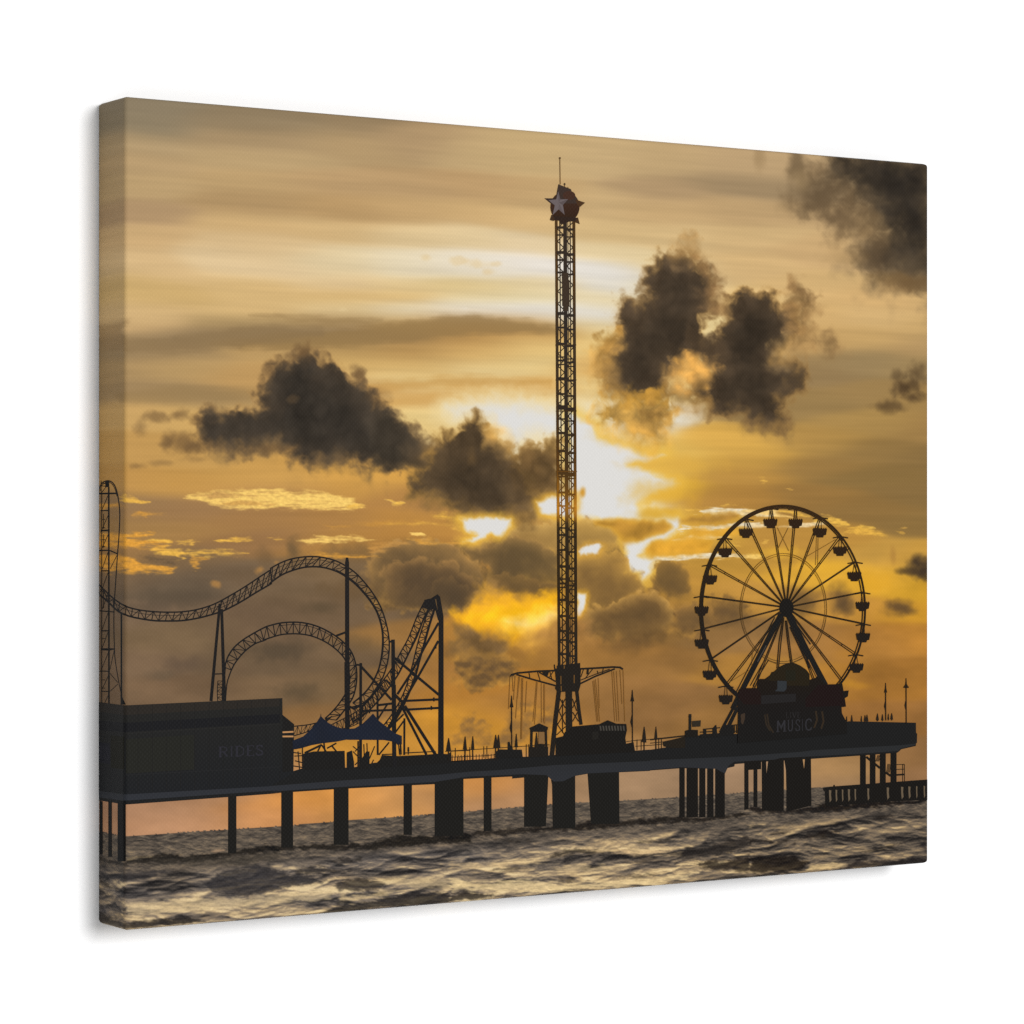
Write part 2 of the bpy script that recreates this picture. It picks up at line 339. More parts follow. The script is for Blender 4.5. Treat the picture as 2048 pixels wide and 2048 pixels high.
    P.puff(z(D, [(300, 1820), (400, 1730), (520, 1680), (660, 1640), (780, 1650), (840, 1730), (800, 1820), (640, 1890), (420, 1900)]), (92, 71, 46), (130, 98, 56), 12, .8)
    P.puff(z(D, [(760, 1330), (800, 1280), (880, 1250), (960, 1270), (1040, 1290), (1090, 1360), (1130, 1460), (1120, 1580), (1000, 1660), (860, 1600), (770, 1480)]), (106, 82, 50), (178, 132, 62), 12)
    P.puff(z(D, [(980, 1760), (1060, 1700), (1160, 1680), (1260, 1720), (1340, 1780), (1340, 1932), (1100, 1960), (980, 1900)]), (104, 80, 52), (170, 126, 66), 12, .8)
    # yellow burst low between coaster and tower
    P.cloud(z(B, [(500, 1760), (700, 1690), (860, 1620), (1000, 1640), (1290, 1600), (1290, 1760), (1220, 1820), (1080, 1890), (960, 1910), (700, 1830)]), (238, 178, 26), 14, 10, 10, .95, (214, 150, 40), 22, .04)
    P.cloud(z(B, [(720, 1500), (790, 1560), (900, 1640), (760, 1700), (640, 1740), (690, 1600)]), (222, 160, 40), 18, 10, 8, .8, None)
    P.cloud(z(B, [(900, 1790), (1080, 1760), (1290, 1710), (1290, 1770), (1200, 1820), (1040, 1850)]), (232, 204, 138), 12, 6, 6, .9, None)
    glare(z(B, [(1440, 1250), (1520, 1200), (1590, 1185), (1645, 1210), (1620, 1265), (1560, 1275), (1470, 1285)]), (210, 156, 58), 12, 6, 4, 3)
    glare(z(B, [(1445, 1570), (1520, 1570), (1520, 1660), (1470, 1745), (1445, 1755)]), (240, 180, 50), 10, 6, 3, 2)
    P.cloud(z(B, [(1010, 1960), (1080, 1885), (1200, 1830), (1300, 1765), (1440, 1760), (1520, 1800), (1560, 1960)]), (150, 108, 58), 8, 7, 5, .85, None)
    P.cloud(z(B, [(480, 1880), (560, 1840), (660, 1850), (700, 1900), (900, 1930), (880, 2060), (760, 2080), (640, 2030), (500, 2000)]), (104, 80, 52), 12, 12, 9, .85, (196, 142, 60), 12, .16)
    gl = np.exp(-((x - 1180) / 210) ** 2 - ((y - 935) / 150) ** 2)
    P.c += np.clip(np.array((221., 178., 88.)) - P.c, 0, 200) * (0.34 * gl)[:, None]
    # dull lavender-brown haze clouds behind the coaster
    for cx, cy, rx, ry, col, al in (
        (350, 1195, 90, 26, (92, 78, 62), .75), (300, 1215, 70, 16, (98, 82, 66), .6), (370, 1330, 50, 18, (98, 80, 64), .7), (320, 1350, 36, 14, (100, 84, 66), .55),
        (480, 1150, 50, 18, (104, 84, 62), .6), (560, 1300, 80, 26, (86, 72, 56), .8), (590, 1382, 50, 22, (92, 76, 56), .75), (640, 1215, 40, 16, (92, 76, 56), .7),
        (620, 1180, 60, 16, (104, 84, 60), .5), (730, 1290, 40, 26, (112, 88, 58), .6), (588, 1100, 18, 34, (108, 86, 58), .8), (530, 1115, 24, 22, (112, 88, 60), .6),
        (700, 1180, 70, 26, (108, 84, 56), .6), (440, 1250, 70, 26, (118, 96, 72), .6), (470, 1335, 40, 20, (110, 88, 66), .5), (905, 1300, 30, 20, (104, 80, 52), .6)):
        P.blob(cx, cy, rx, ry, col, al, .45)
    # ---- sunlit banks along the horizon
    G1 = (238, 184, 78); G2 = (243, 200, 108); G3 = (226, 160, 62)
    P.streak(z(A, [(390, 1150), (470, 1115), (600, 1100), (800, 1090), (960, 1085), (1120, 1100), (1320, 1115), (1430, 1150), (1550, 1190), (1500, 1215), (1300, 1225), (1000, 1215), (700, 1222), (590, 1205), (520, 1170)]), G2, 1.0, 3, 4)
    P.streak(z(A, [(470, 1125), (620, 1105), (740, 1110), (720, 1135), (560, 1150)]), (176, 130, 76), .7, 3, 4)
    P.streak(z(A, [(600, 1175), (760, 1165), (900, 1185), (1120, 1185), (900, 1195), (640, 1190)]), (190, 138, 72), .6, 2, 3)
    P.streak(z(A, [(1400, 1190), (1480, 1175), (1550, 1195), (1470, 1215)]), G1, .8, 2, 3)
    P.streak(z(A, [(1690, 1165), (1760, 1165), (1790, 1180), (1720, 1185)]), G2, .9, 2, 3)
    P.streak(z(K3, [(395, 350), (520, 370), (690, 400), (560, 405), (400, 400)]), G1, .9, 2, 3)
    P.streak(z(K3, [(180, 425), (300, 420), (480, 440), (400, 460), (190, 470)]), G3, .8, 2, 3)
    P.streak(z(K3, [(490, 520), (600, 505), (760, 525), (880, 540), (640, 548), (500, 545)]), G3, .75, 2, 3)
    P.streak(z(K3, [(180, 700), (380, 715), (720, 705), (700, 735), (480, 760), (640, 775), (900, 790), (840, 810), (640, 815), (560, 850), (800, 850), (780, 880), (600, 870), (400, 850), (180, 850)]), G3, .95, 3, 3)
    P.streak(z(K3, [(680, 765), (760, 760), (900, 785), (880, 800), (740, 795)]), G1, .9, 2, 3)
    P.streak(z(K3, [(940, 790), (1060, 765), (1170, 785), (1100, 815), (1000, 805)]), G1, .95, 2, 3)
    P.streak(z(K3, [(1310, 775), (1400, 755), (1560, 765), (1680, 770), (1560, 795), (1400, 790)]), G1, 1, 2, 3)
    P.streak(z(K3, [(660, 850), (860, 860), (1000, 870), (1180, 870), (1400, 885), (1600, 900), (1500, 915), (1200, 925), (1000, 925), (960, 975), (900, 920), (760, 905)]), G1, .95, 3, 4)
    P.streak(z(K3, [(180, 905), (400, 905), (540, 945), (600, 1000), (740, 1010), (920, 1050), (860, 1080), (700, 1075), (600, 1095), (400, 1085), (180, 1070)]), G3, .95, 3, 4)
    P.streak(z(K3, [(1060, 930), (1200, 950), (1180, 1000), (1120, 1060), (1080, 1040)]), G3, .7, 3, 4)
    P.streak(z(K3, [(560, 930), (760, 935), (940, 960), (900, 1000), (640, 990)]), (104, 84, 62), .8, 3, 4)
    for cx, cy, r in ((1310, 1200, 40), (1740, 1065, 46), (1900, 985, 30)):
        q = z(K3, [(cx, cy)])[0]
        P.blob(q[0], q[1], r * .26, r * .2, (190, 136, 70), .65, .8)
    P.streak(z(A, [(930, 1410), (1000, 1395), (1020, 1415), (960, 1425)]), G1, .9, 2, 3)
    P.streak(z(A, [(1100, 1425), (1280, 1395), (1420, 1388), (1540, 1400), (1600, 1420), (1440, 1425), (1240, 1440), (1160, 1430)]), G2, 1, 2, 3)
    P.streak(z(A, [(1060, 1415), (1100, 1418), (1090, 1426)]), G1, .8, 2, 2)
    P.streak(z(A, [(1820, 1365), (1932, 1378), (1880, 1382)]), G2, .9, 1, 2)
    P.streak(z(A, [(1180, 1500), (1400, 1510), (1640, 1520), (1500, 1540), (1260, 1520)]), G3, .8, 3, 4)
    P.streak(z(A, [(1300, 1330), (1600, 1300), (1932, 1290), (1932, 1310), (1600, 1330)]), (206, 148, 62), .5, 3, 6)
    P.streak(z(A, [(1580, 1500), (1640, 1430), (1760, 1410), (1800, 1440), (1700, 1470), (1620, 1510)]), (206, 150, 76), .6, 4, 6)
    P.streak(z(B, [(130, 1100), (240, 1105), (270, 1115), (160, 1112)]), G2, 1, 1, 2)
    P.streak(z(B, [(0, 1030), (300, 1015), (520, 1050), (560, 1100), (470, 1050), (200, 1040)]), G1, .5, 2, 4)
    P.streak(z(B, [(0, 850), (60, 860), (100, 880), (20, 880)]), G1, .9, 2, 3)
    P.streak(z(B, [(330, 980), (420, 950), (560, 980), (520, 1010)]), (232, 180, 74), .8, 3, 5)
    P.streak(z(B, [(160, 1150), (300, 1160), (460, 1175), (600, 1170), (560, 1200), (400, 1190), (240, 1200)]), (220, 160, 70), .8, 3, 5)
    # white streaks by the big wheel
    WS = (228, 214, 184); YS = (232, 182, 78)
    for pts, col in (
        ([(1190, 770), (1300, 755), (1440, 755), (1600, 765), (1760, 775), (1932, 800), (1932, 825), (1760, 822), (1500, 822), (1300, 830), (1180, 810)], WS),
        ([(1030, 935), (1180, 925), (1400, 905), (1600, 900), (1850, 905), (1800, 930), (1560, 940), (1340, 965), (1100, 965), (1000, 990)], WS),
        ([(960, 1060), (1100, 1020), (1300, 1010), (1540, 1030), (1500, 1045), (1200, 1045), (1060, 1070)], WS),
        ([(700, 1225), (900, 1205), (1100, 1215), (1300, 1190), (1560, 1200), (1600, 1215), (1400, 1235), (1200, 1245), (1000, 1265), (760, 1270)], WS),
        ([(1080, 1110), (1140, 1105), (1240, 1115), (1150, 1120)], YS), ([(1480, 1105), (1560, 1105), (1620, 1115), (1520, 1125)], YS),
        ([(1130, 765), (1190, 765), (1160, 775)], YS), ([(1460, 720), (1530, 722), (1490, 730)], YS), ([(1790, 490), (1840, 480), (1890, 505), (1850, 515)], YS)):
        P.streak(z(D, pts), YS, .8, 4, 6)
        P.streak(z(D, pts), col, 1, 2, 2.2)
    for pts, col in (
        ([(0, 690), (120, 668), (300, 680), (460, 720), (540, 760), (440, 760), (300, 720), (100, 715), (0, 720)], (240, 200, 120)),
        ([(360, 680), (520, 690), (700, 730), (820, 730), (940, 760), (1060, 830), (980, 845), (840, 830), (640, 770), (540, 740)], (234, 184, 80)),
        ([(0, 850), (140, 820), (240, 800), (340, 830), (480, 830), (600, 790), (800, 800), (840, 825), (640, 835), (400, 845), (160, 860)], (232, 206, 158)),
        ([(860, 895), (1000, 890), (1080, 830), (1200, 805), (1280, 850), (1180, 850), (1300, 880), (1470, 910), (1380, 930), (1200, 905), (980, 910)], (228, 176, 74)),
        ([(1110, 830), (1180, 805), (1280, 850)], (236, 190, 84)), ([(1500, 880), (1570, 890), (1540, 900)], (220, 168, 72)), ([(1530, 845), (1600, 848), (1560, 856)], (224, 172, 80)), ([(1770, 845), (1806, 848), (1780, 854)], (224, 172, 80)),
        ([(200, 400), (240, 380), (300, 410), (250, 415)], (230, 180, 86)), ([(455, 475), (485, 480), (465, 487)], (222, 172, 82)),
        ([(20, 1110), (160, 1090), (220, 1130), (120, 1145), (20, 1140)], (240, 200, 112)), ([(220, 970), (245, 965), (235, 985)], (226, 176, 80))):
        P.streak(z(E, pts), col, .95, 2, 3)
    for pts, col, al in (
        ([(1040, 880), (1200, 850), (1400, 820), (1560, 830), (1440, 890), (1200, 895)], (150, 110, 52), .75),
        ([(1120, 1000), (1200, 960), (1300, 990), (1560, 985), (1400, 1010), (1200, 1015)], (196, 144, 52), .7),
        ([(720, 1160), (760, 1100), (960, 1090), (1100, 1060), (1300, 1080), (1260, 1150), (1060, 1180), (860, 1200), (740, 1220)], (190, 138, 46), .9),
        ([(225, 885), (400, 890), (700, 900), (850, 900), (895, 925), (840, 970), (640, 1030), (480, 1065), (440, 1000), (360, 930)], (164, 120, 48), .95)):
        P.cloud(z(D, pts), col, 5, 4, 4, al, (214, 160, 54), 8, .10)
    for cx, cy, rx, ry in ((660, 745, 60, 20), (610, 1180, 40, 22)):
        q = z(D, [(cx, cy)])[0]
    P.blob(1560, 1105, 60, 16, (234, 180, 60), .6); P.blob(1660, 1135, 70, 26, (230, 174, 52), .55); P.blob(1740, 1165, 60, 26, (226, 166, 44), .6)
    P.blob(1165, 985, 8, 12, (206, 148, 50), .95)
    # ---- the dark clouds
    FR = (196, 146, 72)
    P.cloud(z(A, [(470, 650), (560, 605), (700, 590), (820, 600), (880, 560), (885, 480), (930, 390), (960, 310), (1020, 285), (1090, 285), (1140, 235), (1180, 200), (1215, 240), (1240, 290), (1310, 290), (1360, 340), (1430, 370), (1500, 400), (1550, 430), (1590, 490), (1640, 545), (1740, 640), (1830, 700), (1880, 790), (1915, 860), (1920, 910), (1840, 935), (1740, 945), (1620, 915), (1440, 890), (1300, 910), (1200, 905), (1090, 880), (1050, 820), (980, 790), (860, 830), (700, 830), (580, 820), (520, 770), (490, 700)]),
            (66, 56, 45), 10, 14, 10, 1, (168, 127, 74), 17, .12, -3)
    P.cloud(z(A, [(520, 660), (700, 640), (900, 640), (1000, 560), (980, 420), (1020, 350), (1120, 330), (1300, 380), (1440, 470), (1560, 560), (1700, 700), (1820, 800), (1850, 900), (1740, 910), (1560, 860), (1300, 870), (1130, 850), (1100, 780), (900, 760), (700, 780), (540, 740)]),
            (50, 45, 39), 24, 16, 10, .8, None)
    P.blob(585, 798, 15, 9, (112, 88, 60), .4, .7)
    for cx, cy, rx, ry, a in ((1150, 210, 60, 46, .75), (1070, 240, 60, 34, .5), (1280, 230, 34, 60, .3), (1500, 350, 40, 46, .7), (920, 330, 36, 70, .35), (1640, 500, 60, 60, .3), (880, 420, 24, 60, .3),
                             (210, 620, 80, 34, .5), (340, 610, 50, 34, .55), (100, 690, 40, 50, .4), (360, 790, 110, 60, .6), (480, 820, 70, 40, .6), (260, 780, 40, 40, .4), (950, 830, 110, 34, .55), (470, 640, 40, 30, .4), (230, 920, 70, 20, .3), (80, 940, 50, 16, .35), (470, 900, 100, 20, .25)):
        q = z(A, [(cx, cy)])[0]
        P.blob(q[0], q[1], rx * .42, ry * .42, (112, 86, 56), a * 1.15, .6)
    P.cloud(z(B, [(170, 790), (210, 690), (300, 590), (340, 500), (385, 410), (440, 370), (510, 370), (570, 315), (620, 270), (660, 235), (710, 265), (735, 330), (725, 410), (790, 440), (850, 465), (900, 505), (950, 560), (1040, 600), (1090, 680), (1130, 760), (1180, 830), (1110, 870), (1060, 960), (980, 975), (850, 960), (700, 955), (560, 925), (440, 875), (350, 820), (250, 785)]),
            (80, 64, 45), 10, 13, 9, 1, (196, 146, 66), 16, .14, -6)
    P.cloud(z(B, [(230, 740), (340, 560), (480, 480), (600, 560), (700, 480), (860, 500), (1000, 620), (1100, 760), (1060, 900), (900, 920), (600, 880), (380, 800)]), (66, 54, 40), 26, 20, 12, .85, None)
    P.blob(944, 915, 12, 22, (120, 92, 56), .4, .8)
    P.cloud(z(B, [(960, 500), (1030, 440), (1090, 420), (1180, 460), (1230, 400), (1300, 400), (1300, 760), (1180, 830), (1100, 780), (1080, 660), (1000, 590)]), (112, 86, 50), 9, 14, 9, .9, (206, 158, 78), 14, .22)
    P.cloud(z(B, [(900, 520), (1010, 500), (1120, 480), (1230, 500), (1310, 560), (1310, 790), (1180, 840), (1060, 860), (960, 760)]), (92, 71, 45), 14, 14, 10, .8, None)
    P.cloud(z(B, [(730, 260), (800, 250), (850, 310), (880, 420), (800, 440), (740, 400)]), (206, 158, 82), 9, 10, 8, .7, None)
    P.cloud(z(B, [(990, 470), (1060, 450), (1110, 500), (1090, 560), (1010, 560)]), (116, 88, 52), 10, 10, 8, .7, None)
    P.cloud(z(B, [(-120, 230), (0, 190), (80, 260), (150, 350), (220, 460), (260, 560), (180, 600), (60, 590), (-120, 590)]), (56, 49, 40), 12, 9, 8, .95, None)
    P.cloud(z(B, [(180, 480), (330, 470), (400, 560), (330, 640), (180, 640)]), (88, 70, 48), 22, 14, 10, .7, None)
    glare(z(B, [(540, 1010), (640, 985), (760, 988), (860, 982), (940, 1000), (930, 1060), (850, 1140), (780, 1110), (650, 1180), (560, 1180), (680, 1120), (590, 1085)]), (240, 188, 70), 16, 8, 4, 4)
    glare(z(B, [(1125, 870), (1200, 840), (1300, 825), (1420, 820), (1420, 985), (1300, 980), (1180, 960)]), (236, 180, 60), 16, 8, 3, 3)
    # two-headed cloud right of the tower
    P.cloud(z(Cc, [(100, 1270), (130, 1140), (200, 1070), (185, 980), (200, 910), (275, 930), (325, 870), (330, 770), (370, 690), (440, 655), (500, 645), (555, 685), (610, 745), (655, 800), (660, 900), (650, 960), (600, 975), (585, 1050), (600, 1120), (670, 1150), (720, 1100), (745, 1035), (790, 970), (770, 910), (850, 865), (910, 885), (990, 880), (1015, 935), (1090, 950), (1105, 1050), (1060, 1095), (1020, 1150), (985, 1200), (1040, 1240), (1100, 1235), (1165, 1290), (1160, 1350), (1090, 1385), (1015, 1420), (1060, 1560), (1000, 1570), (900, 1530), (800, 1480), (700, 1490), (620, 1420), (570, 1380), (620, 1320), (700, 1290), (690, 1240), (600, 1185), (520, 1190), (450, 1250), (385, 1275), (390, 1330), (415, 1395), (300, 1395), (200, 1400), (130, 1370)]),
            (70, 57, 43), 10, 15, 10, 1, (178, 134, 72), 18, .16, -6)
    P.cloud(z(Cc, [(380, 780), (440, 700), (540, 720), (640, 820), (600, 930), (540, 980), (560, 1120), (480, 1160), (400, 1220), (340, 1330), (180, 1360), (130, 1240), (230, 1100), (330, 980)]), (62, 52, 41), 24, 18, 12, .75, None)
    P.cloud(z(Cc, [(720, 1160), (800, 1050), (880, 940), (1040, 990), (1040, 1080), (940, 1200), (1000, 1290), (1120, 1300), (1000, 1400), (980, 1520), (820, 1440), (720, 1440), (780, 1300), (640, 1180)]), (57, 48, 38), 24, 16, 12, .85, None)
    P.cloud(z(Cc, [(540, 1030), (640, 1090), (720, 1080), (790, 1180), (740, 1260), (640, 1220), (540, 1170)]), (72, 58, 43), 12, 14, 10, .85, None)
    for pts, col, a in (
        ([(470, 620), (500, 530), (540, 505), (600, 550), (620, 640), (590, 680), (520, 650)], (150, 116, 70), .7),
        ([(600, 660), (680, 690), (712, 760), (700, 850), (730, 880), (690, 930), (640, 900), (650, 800)], (116, 88, 56), .8),
        ([(1085, 860), (1130, 780), (1180, 840), (1240, 870), (1255, 930), (1200, 970), (1240, 1050), (1210, 1120), (1160, 1180), (1110, 1120), (1110, 960)], (128, 98, 60), .78),
        ([(1120, 800), (1150, 790), (1230, 880), (1250, 930), (1190, 920)], (104, 80, 52), .6),
        ([(1250, 1100), (1330, 1090), (1360, 1150), (1330, 1195), (1290, 1140)], (108, 84, 54), .7),
        ([(10, 1160), (60, 1080), (170, 1050), (150, 1150), (110, 1250), (130, 1380), (60, 1380), (30, 1300)], (168, 126, 62), .8),
        ([(20, 1520), (80, 1430), (200, 1400), (420, 1400), (460, 1480), (440, 1600), (380, 1690), (280, 1700), (180, 1610), (90, 1560)], (176, 130, 52), .85),
        ([(280, 1500), (340, 1460), (420, 1510), (400, 1580), (300, 1580)], (128, 96, 50), .7),
        ([(430, 1330), (560, 1380), (640, 1450), (560, 1500), (440, 1450)], (136, 102, 54), .7),
        ([(500, 1200), (600, 1200), (680, 1260), (620, 1350), (540, 1350), (470, 1280)], (206, 152, 74), .85),
        ([(1020, 1130), (1070, 1110), (1100, 1180), (1060, 1230), (1000, 1200)], (180, 144, 88), .6)):
        P.cloud(z(Cc, pts), col, 11, 16, 10, a, None, 14, .25)
    # storm corner, top right
    P.cloud(z(Cc, [(1360, 60), (1900, 90), (1900, 790), (1720, 750), (1610, 715), (1530, 650), (1610, 570), (1660, 500), (1590, 440), (1520, 350), (1440, 270), (1350, 225), (1290, 205), (1350, 140)]), (66, 56, 44), 30, 16, 16, 1, (128, 105, 74), 44, .12)
    P.cloud(z(Cc, [(1480, 60), (1900, 90), (1900, 690), (1740, 670), (1660, 640), (1720, 500), (1640, 380), (1540, 280), (1480, 200), (1440, 130)]), (45, 40, 35), 46, 14, 14, .95, None)
    for cx, cy, rx, ry, a, col in ((1140, 110, 50, 90, .7, (112, 92, 66)), (1180, 280, 90, 110, .6, (112, 92, 66)), (1300, 330, 130, 110, .75, (98, 80, 58)), (1420, 420, 120, 120, .65, (104, 84, 60)), (1540, 500, 110, 90, .5, (112, 90, 62)), (1580, 640, 90, 80, .6, (84, 68, 50)),
                                  (930, 90, 30, 60, .35, (140, 114, 78)), (1250, 180, 60, 50, .5, (120, 98, 70)), (1700, 780, 120, 50, .6, (118, 92, 60)), (1800, 800, 90, 40, .6, (110, 86, 56)), (1420, 640, 120, 60, .25, (150, 120, 78)), (1640, 760, 80, 34, .4, (124, 98, 62)), (1100, 360, 60, 60, .3, (136, 112, 80))):
        q = z(Cc, [(cx, cy)])[0]
        P.blob(q[0], q[1], rx * .5, ry * .5, col, a * 1.1, .42)
    P.blob(1600, 365, 22, 26, (160, 134, 96), .5, .5)
    for cx, cy, rx, ry, a in ((1745, 1365, 70, 60, .95), (1800, 1290, 60, 60, .7), (1700, 1300, 50, 40, .5), (1780, 1420, 60, 30, .8), (1660, 1470, 80, 40, .65), (1590, 1470, 50, 24, .3), (1830, 1250, 40, 30, .5)):
        q = z(Cc, [(cx, cy)])[0]
        P.blob(q[0], q[1], rx * .42, ry * .42, (80, 62, 42), a, .5)
    for cx, cy, rx, ry, a in ((1700, 1180, 90, 70, .95), (1760, 1260, 90, 100, 1), (1650, 1260, 90, 50, .8), (1560, 1270, 60, 30, .5), (1790, 1320, 40, 50, .8)):
        q = z(E, [(cx, cy)])[0]
        P.blob(q[0], q[1], rx * .26, ry * .26, (70, 56, 42), a, .4)
    P.blob(1786, 1110, 8, 22, (168, 122, 60), .5)
    for cx, cy, rx, ry, a in ((1530, 1620, 150, 90, .9), (1450, 1590, 80, 50, .7), (1620, 1650, 90, 50, .6)):
        q = z(E, [(cx, cy)])[0]
        P.blob(q[0], q[1], rx * .24, ry * .24, (98, 74, 48), a, .4)
    P.blob(1700, 1310, 40, 14, (190, 132, 50), .35)
    for cx, cy in ((1690, 1365), (1720, 1372)):
        P.blob(cx, cy, 26, 9, (196, 138, 46), .5)
    # fine grain everywhere
    P.c *= (1 + 0.010 * fbm(x / 3.1, y / 3.1, 2, 91))[:, None]


HZ = np.array([(197, 1662), (250, 1672.5), (430, 1660), (560, 1652), (700, 1640), (930, 1623), (1100, 1608), (1240, 1601), (1340, 1595), (1620, 1576), (1853, 1560)])


def horizon(x):
    return np.interp(x, HZ[:, 0], HZ[:, 1])


def paint_sea(P):
    x, y, u, v = P.x, P.y, P.u, P.v
    hu, hv = px_to_uv(x, horizon(x))
    d = np.clip(v - hv, 0.0005, 1)              # 0 at the horizon, about .112 at the lower edge
    lat = (u - 0.6)
    # looking over the water: distance ~ 1/d
    near = sst(0.034, 0.056, d)
    # water as a height field seen at a low angle: the backs of the waves shine, their faces are dark
    wu = u + 0.012 * fbm(u * 10, v * 34, 4, 104); wv = v + 0.0036 * fbm(u * 12, v * 30, 4, 105) + 0.02 * (u - 0.6) * fbm(u * 1.5, v * 6, 2, 115)

    def height(a, b, f, k, oct, seed, gain):
        t = 0; am = 1.0; n = 0
        for i in range(oct):
            r = 1 - np.abs(perlin(a * f + i * 3.1, b * f * k + i * 1.7, seed + i * 3))
            t = t + am * r * r / f; n += am
            am *= gain * 2.0; f *= 2.0; k *= 1.0
        return t / n
    e = 0.0012
    big = (height(wu, wv + e, 11, 4.2, 3, 106, .50) - height(wu, wv - e, 11, 4.2, 3, 106, .50)) / (2 * e)
    e = 0.0005
    fine = (height(wu, wv + e, 38, 5.2, 4, 107, .50) - height(wu, wv - e, 38, 5.2, 4, 107, .50)) / (2 * e)
    e = 0.0016
    roll = (height(wu, wv + e, 5, 4.4, 2, 119, .45) - height(wu, wv - e, 5, 4.4, 2, 119, .45)) / (2 * e)
    silk = 0.6 * fbm(wu * 22, wv * 270, 4, 108, .55) + 0.6 * fbm(wu * 60, wv * 520, 3, 118, .55)
    swell = fbm(u * 6, v * 40, 3, 109)
    nearv = 0.43 + 0.036 * roll + 0.042 * big + 0.021 * fine + 0.15 * silk + 0.15 * swell
    e = 0.0006
    fs = (height(u, v + e, 62, 2.8, 4, 110, .55) - height(u, v - e, 62, 2.8, 4, 110, .55)) / (2 * e)
    far = 0.39 + 0.056 * fs + 0.16 * fbm(u * 60, v * 200, 4, 111, .6) + 0.07 * fbm(u * 14, v * 60, 3, 113)
    glow = np.exp(-((u - 0.56) / 0.42) ** 2) * sst(0.05, 0.10, d) * 0.18 + np.exp(-((u - 0.1) / 0.22) ** 2) * sst(0.06, 0.085, d) * 0.12
    t = far * (1 - near) + (nearv + glow) * near
    t -= 0.07 * sst(0.8, 1.25, u) * near
    cool = fbm(u * 9, v * 40, 3, 112) * .5 + .5
    stops = np.array([0.0, .18, .34, .50, .66, .82, 1.0])
    warm = np.array([(32, 30, 30), (50, 46, 43), (80, 72, 64), (116, 102, 86), (152, 130, 100), (204, 175, 127), (232, 205, 154)])
    cold = np.array([(34, 34, 37), (52, 51, 54), (80, 77, 78), (114, 107, 105), (150, 138, 126), (190, 172, 146), (226, 204, 164)])
    t = np.clip(t, 0, 1)
    cw = np.stack([np.interp(t, stops, warm[:, k]) for k in range(3)], 1)
    cc = np.stack([np.interp(t, stops, cold[:, k]) for k in range(3)], 1)
    P.c = cw + (cc - cw) * (cool * near * .8 * sst(1.1, .2, u))[:, None]
    # swells and shadows with a shape of their own
    S7 = (900, 1560, 600); S8 = (180, 1600, 720); S6 = (1500, 1560, 400); K5 = (160, 1560, 400); K7 = (540, 1360, 400)
    dk = (46, 44, 44)

    def wave(o, pts, col=dk, al=.85, soft=5, amp=5):
        pts = crop(o[0], o[1], o[2], pts)
        i = P.region(pts, 22)
        n = fbm(x[i] / 14, y[i] / 6, 4, 121)
        sd = poly_sd(x[i] + 5 * P.n1[i], y[i] + 3 * P.n2[i], pts) + amp * n
        a = (1 - sst(-soft, soft * .7, sd)) * al
        yy = np.asarray(pts)[:, 1]; dn = np.clip((y[i] - yy.min()) / (yy.max() - yy.min() + 1), 0, 1)
        a = a * (1 - .20 * sst(.5, 1.05, dn))
        ca = P.c[i]
        tx = 1 + 0.22 * fbm(x[i] / 16, y[i] / 3.6, 4, 122)
        dkc = np.array(col) * tx[:, None] * 0.82 + 0.17 * (ca - 96)
        P.c[i] += (np.maximum(dkc, 24) - ca) * a[:, None]
    # dark band of water under the pier, following the posts
    wave(K5, [(180, 740), (440, 790), (640, 745), (880, 700), (1040, 735), (1250, 695), (1450, 710), (1650, 655), (1790, 625), (1932, 640), (1932, 690), (1500, 735), (1200, 790), (800, 800), (440, 815), (180, 770)], (44, 42, 40), .92, 4, 5)
    wave(K5, [(700, 770), (1400, 740), (1932, 690), (1932, 760), (1600, 830), (1000, 830), (700, 800)], (84, 78, 70), .7, 8, 5)
    wave(K7, [(-40, 1600), (100, 1590), (240, 1600), (620, 1585), (760, 1590), (1000, 1570), (1180, 1510), (1290, 1480), (1380, 1510), (1480, 1495), (1590, 1505), (1880, 1490), (1932, 1490), (1932, 1570), (1400, 1600), (1000, 1640), (500, 1640), (0, 1650)], (42, 40, 38), .92, 4, 5)
    wave(S7, [(-10, 350), (80, 345), (220, 325), (300, 320), (440, 310), (560, 295), (640, 300), (700, 300), (800, 290), (900, 260), (1100, 265), (1300, 240), (1480, 235), (1700, 235), (1900, 210), (1932, 230), (1700, 265), (1400, 275), (1100, 300), (900, 320), (640, 330), (400, 350), (0, 375)], (42, 39, 37), .88, 4, 5)
    wave(S6, [(0, 250), (100, 265), (330, 295), (600, 260), (740, 215), (900, 225), (1300, 195), (1705, 200), (1705, 225), (1400, 245), (1000, 290), (600, 320), (350, 325), (100, 320), (0, 310)], (36, 33, 31), .92, 4, 5)
    # swells
    wave(S8, [(600, 450), (700, 390), (830, 355), (940, 350), (1040, 380), (1080, 410), (1160, 405), (1280, 440), (1180, 450), (1060, 470), (940, 500), (800, 520), (720, 500), (640, 480)], (66, 64, 66), .9)
    wave(S8, [(1080, 380), (1150, 358), (1260, 360), (1400, 378), (1300, 392), (1160, 405)], (60, 57, 56), .85)
    wave(S8, [(1310, 460), (1360, 430), (1440, 415), (1540, 430), (1600, 450), (1540, 480), (1420, 490), (1340, 490)], (58, 55, 54), .85)
    wave(S8, [(1240, 610), (1340, 560), (1500, 545), (1640, 510), (1740, 488), (1830, 500), (1932, 500), (1932, 560), (1500, 590), (1240, 640)], (54, 52, 52), .92)
    wave(S8, [(40, 590), (100, 620), (180, 660), (400, 635), (520, 625), (620, 650), (420, 680), (180, 700), (40, 660)], (54, 51, 50), .9)
    wave(S8, [(60, 390), (200, 395), (300, 375), (440, 378), (300, 425), (160, 430), (60, 410)], (74, 71, 72), .8)
    wave(S8, [(1290, 330), (1360, 305), (1460, 310), (1440, 335), (1340, 345)], (62, 58, 55), .8)
